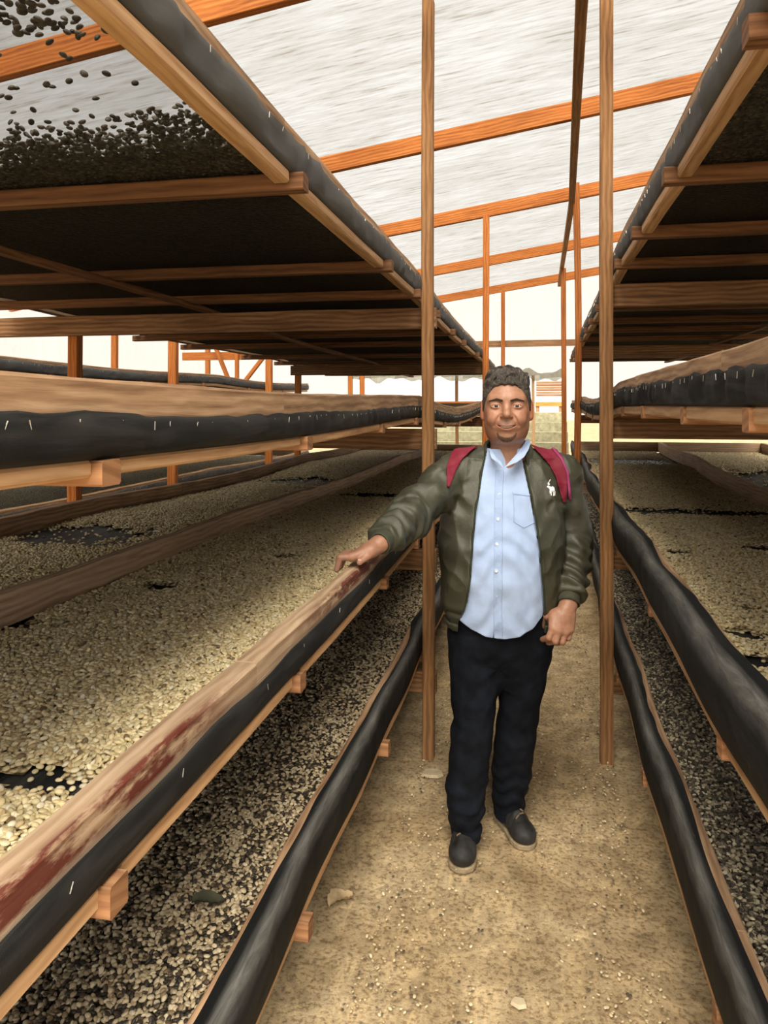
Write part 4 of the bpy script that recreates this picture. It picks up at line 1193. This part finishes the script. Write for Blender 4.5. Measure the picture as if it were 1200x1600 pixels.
# ---------------------------------------------------------------- lofts
def loft(tab, dref):
    """tab rows: v, u_left, u_right, depth centre, half depth"""
    T = np.array(tab, float)
    z = CAM_H+(633-T[:, 0])/1200*T[:, 3]; xl = (T[:, 1]-600)/1200*T[:, 3]; xr = (T[:, 2]-600)/1200*T[:, 3]
    o = np.argsort(z); z, xl, xr, yc, b = z[o], xl[o], xr[o], T[o, 3], T[o, 4]
    zmin, zmax = z[0], z[-1]
    zz = np.linspace(zmin, zmax, 160)
    def sm(a):
        q = np.interp(zz, z, a); k = np.array([1, 2, 3, 2, 1])/9
        return np.convolve(np.pad(q, 2, mode='edge'), k, 'valid')
    XL, XR, YC, BB = sm(xl), sm(xr), sm(yc), sm(b)
    def f(P, power=2.3):
        x, y, zq = P.T
        a_l = np.interp(zq, zz, XL); a_r = np.interp(zq, zz, XR); c = np.interp(zq, zz, YC); bq = np.interp(zq, zz, BB)
        a = (a_r-a_l)/2; cx = (a_l+a_r)/2
        r = (np.abs((x-cx)/a)**power+np.abs((y-c)/bq)**power)**(1/power)
        d = (r-1)*np.minimum(a, bq)
        return np.maximum(d, np.maximum(zmin-zq, zq-zmax))
    return f
torso_j = loft([(718, 722, 868, 2.80, .075), (728, 706, 884, 2.80, .095), (742, 697, 889, 2.80, .112), (765, 692, 886, 2.79, .130), (800, 689, 882, 2.78, .150),
                (850, 687, 880, 2.77, .165), (900, 690, 876, 2.765, .170), (940, 692, 871, 2.77, .165), (958, 697, 866, 2.77, .150), (970, 704, 860, 2.77, .140)], 2.78)
torso_s = loft([(700, 752, 832, 2.78, .062), (716, 742, 850, 2.79, .078), (728, 718, 872, 2.80, .088), (765, 705, 876, 2.785, .118), (800, 703, 870, 2.77, .128),
                (850, 701, 867, 2.755, .140), (900, 703, 862, 2.75, .148), (940, 705, 860, 2.755, .144), (970, 706, 861, 2.76, .138), (1003, 707, 862, 2.765, .136)], 2.78)
def sleeves(P, extra=0):
    # tucked, loose fabric: ridges across the arm
    def seg(a, b, ra, rb, amp, fr, ph):
        a = np.asarray(a); b = np.asarray(b); ab = b-a; t = np.clip(((P-a) @ ab)/(ab @ ab), 0, 1)
        q = P-a-t[:, None]*ab; d = np.linalg.norm(q, axis=1)-(ra+(rb-ra)*t)
        r = np.sin(t*fr+ph+1.8*np.sin(q[:, 0]*34+ph)+1.3*np.sin(q[:, 2]*41+t*5))
        r = np.sign(r)*np.abs(r)**.8
        return d-amp[0]*r*(1-t)-amp[1]*r*t
    C1 = WR1+(EL1-WR1)*.17; C2 = WR2+(EL2-WR2)*.20
    n1 = (WR1-EL1)/np.linalg.norm(WR1-EL1); n2 = (WR2-EL2)/np.linalg.norm(WR2-EL2)
    s1 = smin(seg(SH1, EL1, .074, .068, (.004, .009), 12, 0.), seg(EL1, C1, .066, .050, (.009, .007), 21, 1.), .03)
    s2 = smin(seg(SH2, EL2, .070, .064, (.003, .008), 11, 2.), seg(EL2, C2, .062, .053, (.008, .009), 26, 3.), .03)
    s1 = smax(s1, (P-C1-n1*.012) @ n1, .012); s2 = smax(s2, (P-C2-n2*.012) @ n2, .012)
    return s1, s2
def jacket_outer(P):
    d = torso_j(P)
    d = smin(d, rc(P, px(762, 720, 2.80), px(708, 742, 2.80), .052, .066), .03)
    d = smin(d, rc(P, px(826, 720, 2.80), px(880, 742, 2.80), .052, .064), .03)
    s1, s2 = sleeves(P)
    d = smin(d, s1, .022); d = smin(d, s2, .014)
    # long soft folds
    x, y, z = P.T
    rg = 1-np.abs(w3(P, np.array([26., 16., 9.]), 1.))*2.2
    rg2 = 1-np.abs(w3(P, np.array([38., 25., 34.]), 7.))*2.2
    d = d-.0034*rg-.0024*rg2-.0014*w3(P, np.array([90., 50., 40.]), 4.)
    # drag lines from the armpits
    for c0, sg in ((px(700, 775, 2.66), 1), (px(874, 782, 2.66), -1)):
        dx = (x-c0[0])*sg; dz_ = z-c0[2]; rr_ = np.hypot(dx, dz_); th = np.arctan2(dz_, dx)
        d = d-.0026*np.sin(th*5+rr_*25)*np.clip(rr_/.04, 0, 1)*np.exp(-((rr_-.06)/.06)**2)*(y < 2.8)
    # blouson gather above the hem
    zh = px(0, 945, 2.77)[2]
    d = d+.006*np.exp(-((z-zh+.008)/.008)**2)*(np.abs(x-.42) < .20)
    return d
XLt = [(690, 770), (715, 764), (740, 757), (800, 744), (850, 738), (900, 734), (940, 729), (975, 720)]
XRt = [(690, 824), (715, 824), (740, 828), (800, 836), (850, 842), (900, 846), (940, 850), (975, 853)]
def edge(tab, z, d=2.635):
    t = np.array(tab, float); zz = CAM_H+(633-t[:, 0])/1200*d; xx = (t[:, 1]-600)/1200*d
    return np.interp(z, zz[::-1], xx[::-1])
def jacket_f(P):
    x, y, z = P.T
    o = jacket_outer(P)
    d = np.maximum(o, -(o+.015))
    op = np.maximum(np.maximum(edge(XLt, z)+.003*np.sin(z*60)-x, x-edge(XRt, z)-.003*np.sin(z*55+1)), y-2.80)
    d = smax(d, -op, .006)
    # neck hole, cuff ends
    nk = rc(P, px(794, 745, 2.79), px(793, 680, 2.77), .070, .076)
    d = smax(d, -nk, .006)
    return d
JK = add_field('bomber_jacket', jacket_f, [px(560, 0, 2.4)[0], 2.3, px(0, 985, 2.8)[2]], [px(945, 0, 2.8)[0], 3.0, px(0, 690, 2.8)[2]], .0034, M['jacket'], newton=1)

def rib_ring(W_, E_, k0, k1, r0, r1, n=60, name='cuff'):
    ax = (W_-E_)/np.linalg.norm(W_-E_); a = W_+(E_-W_)*k0; b = W_+(E_-W_)*k1
    u = np.cross(ax, [0, 0, 1.]); u /= np.linalg.norm(u); v = np.cross(ax, u)
    V, F = [], []; m = 96; rows = 8
    for s in range(2):
        for i in range(rows+1):
            t = i/rows; c = a+(b-a)*t; r = r0+(r1-r0)*t-(.004 if s else 0)
            for j in range(m):
                th = 2*PI*j/m; rr_ = r+(.0012 if (j % 3 == 0 and not s) else 0)+.0015*math.sin(3*th+5*t)
                V.append(c+(u*math.cos(th)+v*math.sin(th))*rr_)
    L_ = (rows+1)*m
    for i in range(rows):
        for j in range(m):
            k = i*m+j; k2 = i*m+(j+1) % m
            F.append((k, k2, k2+m, k+m)); F.append((L_+k, L_+k+m, L_+k2+m, L_+k2))
    for j in range(m):
        k, k2 = j, (j+1) % m; F.append((k, L_+k, L_+k2, k2))
        k, k2 = rows*m+j, rows*m+(j+1) % m; F.append((k, k2, L_+k2, L_+k))
    add_f(name, V, F, M['rib'], JK)
rib_ring(WR1, EL1, -.02, .22, .034, .040)
rib_ring(WR2, EL2, .02, .28, .038, .043)
def collar_f(P):
    x, y, z = P.T; c = px(794, 706, 2.785)
    zt = z-c[2]-.42*(y-2.785)
    r = np.sqrt(((x-c[0])/(.086-.25*zt))**2+((y-2.785)/(.084-.25*zt))**2)
    d = np.abs((r-1)*.085)-.0065
    d = smax(d, np.abs(zt+.004)-.024, .006)
    th = np.arctan2(x-c[0], -(y-2.785))
    d = d-.0007*np.sin(th*70)
    op = np.maximum(np.maximum(edge(XLt, z, 2.70)+.006-x, x-edge(XRt, z, 2.70)+.002), y-2.78)
    return smax(d, -op, .004)
c = px(794, 706, 2.785); add_field('knit_collar', collar_f, c-[.13, .13, .10], c+[.13, .13, .08], .0024, M['rib'], JK, 1)
def hem_f(P):
    x, y, z = P.T; zh = px(0, 962, 2.77)[2]
    d = np.abs(torso_j(P+[0, 0, .03]*1)+.004)-.007
    d = smax(d, np.abs(z-zh+.12*(x-.42)*np.sign(.42-x)*-1)-.014, .004)
    op = np.maximum(np.maximum(edge(XLt, z)-.006-x, x-edge(XRt, z)+.0), y-2.80)
    return smax(d-.0008*np.sin(x*420), -op, .004)
c = px(782, 962, 2.77); add_field('knit_hem', hem_f, c-[.26, .22, .05], c+[.26, .22, .05], .003, M['rib'], JK, 1)
# zip tape edges
for tab, s in ((XLt, -1), (XRt, 1)):
    def zipf(P, tab=tab, s=s):
        x, y, z = P.T; o = jacket_outer(P)
        return np.maximum(np.maximum(np.abs(o+.004)-.005, np.abs(x-edge(tab, z)-s*.001)-.003), np.maximum(y-2.75, np.abs(z-px(0, 838, 2.65)[2])-.26))
    xs = edge(tab, np.linspace(.8, 1.4, 5)); add_field('zip_tape', zipf, [xs.min()-.03, 2.5, .78], [xs.max()+.03, 2.76, 1.45], .0028, M['seam'], JK, 1)
# jacket seams: sleeve and pocket stitching
def front_y(field, x, z, y0=2.4, y1=2.85, n=120):
    ys = np.linspace(y0, y1, n); d = field(np.stack([np.full(n, x), ys, np.full(n, z)], 1))
    k = np.argmax(d < 0); return ys[k] if d[k] < 0 else y1
# white horse-and-rider emblem on the chest
def embpx(a, b): return ((820+a/6.15-600)/1200*2.66, CAM_H+(633-(700+b/6.15))/1200*2.66)
EM = [([(268, 312), (243, 342)], 2.5), ([(243, 350), (246, 356)], 9), ([(238, 378), (262, 392)], [10, 13]), ([(262, 398), (290, 404)], [15, 13]), ([(262, 398), (282, 380), (298, 390)], [9, 5, 4]),
      ([(258, 410), (252, 440)], [7, 4]), ([(266, 412), (262, 458)], [6, 4]), ([(280, 414), (290, 440), (286, 466)], [6, 4, 4]), ([(294, 408), (304, 430), (300, 462)], [6, 4, 4]), ([(240, 372), (228, 380)], [5, 4])]
def emblem_f(P):
    x, y, z = P.T; s = 1/6.15/1200*2.66; d = np.full(len(P), 9.)
    for pts, r in EM:
        rr_ = [q*s for q in (r if hasattr(r, '__len__') else [r]*len(pts))]
        d = np.minimum(d, cap2(x, z, [embpx(*q) for q in pts], rr_))
    o = jacket_outer(P)
    return np.maximum(np.maximum(np.abs(o)-.0025, d), y-2.74)
ex, ez = embpx(265, 390); add_field('chest_emblem', emblem_f, [ex-.025, 2.58, ez-.04], [ex+.025, 2.74, ez+.04], .0011, M['white'], JK, 0)['label'] = 'white embroidered horse and rider emblem'

# ---------------------------------------------------------------- shirt
HEM = [(700, 958), (708, 964), (720, 975), (738, 987), (758, 995), (772, 998), (790, 999), (812, 995), (832, 984), (848, 968), (858, 952), (870, 940)]
def hemz(x):
    h = np.array(HEM, float); return np.interp(x, (h[:, 0]-600)/1200*2.63, CAM_H+(633-h[:, 1])/1200*2.63)
def shirt_outer(P):
    x, y, z = P.T
    d = torso_s(P)
    cx = px(776, 0, 2.62)[0]
    # slanting drag folds across the belly
    s = np.sin((z*1.0+.55*np.abs(x-cx))*62+2.2*np.sin(x*26)+1.5*np.sin(z*17))
    m = np.clip((1.30-z)/.2, .15, 1)
    d = d-.0032*s*m-.0020*w3(P, np.array([55., 20., 50.]), 2.)-.0015*w3(P, np.array([90., 40., 30.]), 5.)
    return d
def shirt_f(P):
    x, y, z = P.T; o = shirt_outer(P)
    d = np.maximum(o, -(o+.010))
    inside = (x < edge(XLt, z)+.004) | (x > edge(XRt, z)-.004)
    jo = jacket_outer(P)+.019
    d = np.where(inside & (z > px(0, 962, 2.7)[2]), np.maximum(d, jo), d)
    d = smax(d, hemz(x)-z, .003)
    # slit at the bottom of the placket
    sx = px(773.5, 985, 2.62)[0]; sz = px(0, 982, 2.62)[2]
    d = smax(d, -np.maximum(np.abs(x-sx)-.0035*np.clip((sz+.005-z)/.03, 0, 1.5), z-sz), .002)
    nkz = px(0, 729, 2.66)[2]
    d = smax(d, -(np.maximum(rc(P, px(787, 716, 2.66), px(793, 676, 2.72), .012, .048), nkz-z)), .004)
    d = smax(d, -rc(P, px(794, 722, 2.79), px(793, 670, 2.77), .050, .064), .004)
    return d
SH = add_field('shirt', shirt_f, [px(700, 0, 2.7)[0]-.03, 2.52, px(0, 1006, 2.63)[2]-.01], [px(876, 0, 2.8)[0]+.02, 3.0, px(0, 705, 2.75)[2]], .003, M['shirt'], newton=1)
PLK = [(735, 785.5), (775, 780), (812, 778), (850, 776.5), (900, 775), (950, 774.8), (998, 777)]
def plx(z, d=2.625):
    t = np.array(PLK); zz = CAM_H+(633-t[:, 0])/1200*d; xx = (t[:, 1]-600)/1200*d; return np.interp(z, zz[::-1], xx[::-1])
def placket_f(P):
    x, y, z = P.T; o = shirt_outer(P)
    return np.maximum(np.maximum(np.abs(o+.001)-.0034, np.abs(x-plx(z)-.004)-.0145), np.maximum(np.maximum(y-2.75, z-px(0, 736, 2.66)[2]), hemz(x)-z+.002))
add_field('placket', placket_f, [px(765, 0, 2.62)[0], 2.5, .74], [px(800, 0, 2.66)[0], 2.76, 1.38], .0026, M['shirt_seam'], SH, 1)
def pocket_f(P):
    x, y, z = P.T; o = shirt_outer(P)
    q = cap2(x, z, [px(u, v, 2.64)[[0, 2]] for u, v in ((804, 772), (803, 815), (818, 824), (836, 817))], .0016)
    q = np.minimum(q, cap2(x, z, [px(u, v, 2.64)[[0, 2]] for u, v in ((804, 772), (829, 775))], .004))
    return np.maximum(np.maximum(np.abs(o)-.0022, q), y-2.75)
add_field('chest_pocket', pocket_f, [px(800, 0, 2.64)[0], 2.5, px(0, 830, 2.64)[2]], [px(840, 0, 2.64)[0], 2.75, px(0, 765, 2.64)[2]], .0016, M['shirt_seam'], SH, 0)
for u, v in ((786, 737), (780.5, 773), (778, 811), (776.5, 850), (775.5, 892), (775, 930)):
    q = px(u, v, 2.64); y = front_y(shirt_outer, q[0], q[2])-.0045
    q = np.array([q[0]*y/2.64, y, CAM_H+(q[2]-CAM_H)*y/2.64])
    mb = MB(); R0 = [[(q[0]+r*math.cos(a), q[1]-dy, q[2]+r*math.sin(a)) for a in np.linspace(0, 2*PI, 15)[:-1]] for r, dy in ((.0054, 0), (.0056, .0016), (.0046, .0024), (.0034, .0016))]
    mb.quadstrip(R0); add_f('button', mb.v, mb.f, M['button'], SH, smooth=False)
def leaf3(name, pts, th, mat, parent):
    """small cloth flap from points (u, v, depth)"""
    P3 = [px(*p) for p in pts]; n = len(P3); c = sum(P3)/n
    V = [p for p in P3]+[p+np.array([0, th, 0]) for p in P3]+[c-np.array([0, th*.8, 0]), c+np.array([0, th, 0])]
    F = []
    for i in range(n):
        j = (i+1) % n
        F += [(i, j, n+j, n+i), (2*n, j, i), (2*n+1, n+i, n+j)]
    return add_f(name, V, F, mat, parent, smooth=False)
leaf3('shirt_collar', [(763, 700, 2.735), (765, 706, 2.705), (768, 716, 2.672), (777, 722, 2.654), (786.5, 731, 2.642), (783, 722, 2.668), (774, 713, 2.69), (769, 704, 2.72)], .005, M['shirt'], SH)
leaf3('shirt_collar', [(826, 686, 2.775), (829, 692, 2.73), (826, 702, 2.69), (819, 714, 2.665), (808, 722, 2.652), (796, 727, 2.645), (787.5, 731, 2.642), (797, 721, 2.668), (808, 709, 2.69), (817, 697, 2.72), (822, 688, 2.76)], .005, M['shirt'], SH)

# ---------------------------------------------------------------- trousers
legA = loft([(985, 704, 800, 2.80, .125), (1020, 703, 786, 2.80, .118), (1060, 703, 779, 2.79, .108), (1095, 705, 775, 2.78, .10), (1128, 709, 770, 2.765, .092), (1142, 704, 769, 2.76, .092),
             (1170, 703, 766, 2.76, .086), (1200, 700, 763, 2.755, .082), (1225, 697, 759, 2.75, .082), (1240, 696, 756, 2.745, .08), (1252, 698, 758, 2.74, .088), (1268, 700, 755, 2.735, .080),
             (1280, 701, 749, 2.735, .074), (1290, 704, 751, 2.73, .076), (1303, 709, 748, 2.73, .07)], 2.76)
legB = loft([(985, 762, 862, 2.82, .125), (1020, 772, 858, 2.82, .118), (1060, 778, 852, 2.83, .108), (1085, 781, 846, 2.83, .10), (1110, 780, 841, 2.84, .094), (1132, 776, 837, 2.85, .09), (1150, 774, 836, 2.85, .09),
             (1180, 771, 832, 2.86, .084), (1200, 769, 828, 2.87, .082), (1212, 770, 829, 2.875, .086), (1228, 770, 822, 2.88, .078), (1244, 769, 819, 2.885, .080), (1258, 772, 818, 2.89, .074), (1271, 774, 814, 2.89, .07)], 2.85)
pelv = loft([(940, 706, 860, 2.78, .130), (975, 704, 863, 2.79, .135), (1010, 704, 860, 2.80, .128), (1030, 709, 853, 2.81, .112), (1050, 724, 838, 2.81, .09), (1068, 745, 812, 2.81, .06)], 2.8)
def jeans_f(P):
    x, y, z = P.T
    a = legA(P); b = legB(P); d = smin(a, b, .010)
    d = smin(d, pelv(P), .03)
    low = np.clip((.62-z)/.35, 0, 1)
    r = np.sin(z*115+2.1*np.sin(x*38+y*20)+1.5*np.sin(x*17-y*31)); r = np.sign(r)*np.abs(r)**.7
    d = d-.0072*r*np.clip(.25-np.abs(z-.16)/.22+.55, 0, 1)*low**.5*(z < .45)*(.55+.45*w3(P, np.array([11., 9., 13.]), 8.))-.0040*w3(P, np.array([26., 26., 40.]), 3.)-.0015*w3(P, np.array([80., 70., 60.]), 6.)
    # creases fanning from the crotch
    cz = px(778, 1040, 2.72); rr_ = np.hypot(x-cz[0], z-cz[2]); th = np.arctan2(z-cz[2], np.abs(x-cz[0]))
    d = d-.0014*np.sin(th*7+x*30)*np.exp(-((rr_-.06)/.07)**2)*(y < 2.8)
    return d
JN = add_field('trousers', jeans_f, [px(690, 0, 2.7)[0]-.03, 2.58, .03], [px(866, 0, 2.8)[0]+.05, 3.05, px(0, 935, 2.78)[2]], .004, M['jeans'], newton=1)
def hemring(leg, v, h, name):
    def f(P):
        zz = px(0, v, 2.73 if leg is legA else 2.89)[2]
        o = leg(P*np.array([1, 1, 0])+np.array([0, 0, 1])*np.clip(P[:, 2], zz+.004, 9)[:, None])
        return np.maximum(np.abs(o+.001)-.0035, np.abs(P[:, 2]-zz)-h)
    c = px(728 if leg is legA else 794, v, 2.73 if leg is legA else 2.89)
    add_field(name, f, c-[.08, .1, .03], c+[.08, .1, .03], .0028, M['jeans'], JN, 1)
hemring(legA, 1298, .012, 'cuff_hem'); hemring(legB, 1266, .012, 'cuff_hem')

# ---------------------------------------------------------------- boots
def boot(heel, toe):
    heel = np.array([heel[0], heel[1], 0.]); toe = np.array([toe[0], toe[1], 0.]); L = np.linalg.norm(toe-heel)
    f = (toe-heel)/L; s = np.array([-f[1], f[0], 0]); k = L/.29
    def loc(P): q = P-heel; return np.stack([q @ f/k, q @ s/k, q[:, 2]/k], 1)
    def up(P):
        p = loc(P)
        d = ell(p, (.225, 0, .045), (.064, .050, .043))
        d = smin(d, ell(p, (.14, 0, .050), (.09, .041, .045)), .03)
        d = smin(d, ell(p, (.052, 0, .055), (.048, .037, .055)), .03)
        d = smin(d, rc(p, (.178, 0, .066), (.090, 0, .130), .036, .042), .02)
        d = smin(d, rc(p, (.075, 0, .09), (.070, 0, .17), .042, .042), .03)
        d = smax(d, .015-p[:, 2], .004)
        # toe-cap seam and creases over the ball
        d = d+.0014*np.exp(-((p[:, 0]-.195-.35*p[:, 1]**2/.05)/.0025)**2)-.0016*np.sin(p[:, 0]*210)*np.exp(-((p[:, 0]-.175)/.022)**2)*(p[:, 2] > .05)
        d = smax(d, p[:, 2]-.165, .004)
        return d*k
    def so(P):
        p = loc(P)
        o = cap2(p[:, 0], p[:, 1], [(.044, 0), (.12, -.002), (.212, 0), (.235, 0)], [.040, .038, .051, .049])
        o = o+.0015*(np.sin(p[:, 0]*330)*.5+.5)*(p[:, 2] < .012)
        return smax(o, np.abs(p[:, 2]-.010)-.010, .004)*k
    lo = np.minimum(heel, toe)-[.09, .09, .005]; hi = np.maximum(heel, toe)+[.09, .09, .19]
    B_ = add_field('boot', up, lo, hi, .0032, M['boot'])
    add_field('sole', so, lo, [hi[0], hi[1], .05], .0028, M['sole'], B_, 1)
    for i in range(4):
        a = .196-.024*i
        pts = []
        for t in np.linspace(-1, 1, 9):
            q = heel+f*(a+(.012 if t*(1 if i % 2 else -1) > 0 else -.006)*abs(t))*k+s*t*.022*k
            # drop onto the surface
            zs_ = np.linspace(.2, .03, 90); dd = up(np.stack([np.full(90, q[0]), np.full(90, q[1]), zs_], 1)); kk_ = np.argmax(dd < 0)
            pts.append((q[0], q[1], zs_[kk_]+.002))
        mb = tube(pts, .0030); add_f('lace', mb.v, mb.f, M['lace'], B_)
    return B_
ha, ta = px(729, 1297, 2.855), px(720.5, 1368, 2.58)
hb_, tb = px(779, 1272, 2.965), px(829, 1331, 2.715)
boot(ha, ta); boot(hb_, tb)

# ---------------------------------------------------------------- backpack
BP = empty('backpack', tuple(PERSON.location), 'maroon backpack worn on the man\'s back, its straps over his shoulders', 'backpack')
BP.rotation_euler = PERSON.rotation_euler; BP.location = PERSON.location+Vector((0, 0, 0))
def bag_f(P):
    c = px(778, 815, 3.04); q = np.abs(P-c)-np.array([.150, .060, .20]); q2 = np.maximum(q, 0)
    d = np.linalg.norm(q2, axis=1)+np.minimum(q.max(1), 0)-.03
    return d-.003*w3(P, np.array([20., 20., 20.]), 2.)
add_field('bag', bag_f, px(778, 815, 3.04)-[.2, .12, .26], px(778, 815, 3.04)+[.2, .12, .26], .006, M['maroon'], BP, 1)
def strap_f(pts, wd, inner, outer):
    def f(P):
        x, y, z = P.T; o = jacket_outer(P)
        s = cap2(x*2.70/y, CAM_H+(z-CAM_H)*2.70/y, [px(u, v, 2.70)[[0, 2]] for u, v in pts], wd)
        return smax(np.maximum(np.abs(o-(inner+outer)/2)-(outer-inner)/2, s), y-2.90, .002)
    return f
S1 = [(744, 684), (728, 697), (714, 712), (706, 730), (701, 758)]
S2 = [(838, 688), (854, 702), (869, 720), (878, 742), (882, 782)]
for pts, wd in ((S1, [.026, .024, .022, .018, .006]), (S2, [.024, .028, .027, .022, .007])):
    A = px(min(p[0] for p in pts), 800, 2.7); Z = px(max(p[0] for p in pts), 670, 2.7)
    lo = [A[0]-.06, 2.55, A[2]-.02]; hi = [Z[0]+.06, 2.95, Z[2]+.03]
    o = add_field('shoulder_strap', strap_f(pts, wd, -.002, .010), lo, hi, .0030, M['maroon'], BP, 1)
    if pts is S2:
        off = [(p[0]+9, p[1]-3) for p in pts[1:]]
        add_field('strap_piping', strap_f(off, .0045, .004, .0125), lo, hi, .0026, M['purple'], o, 1)
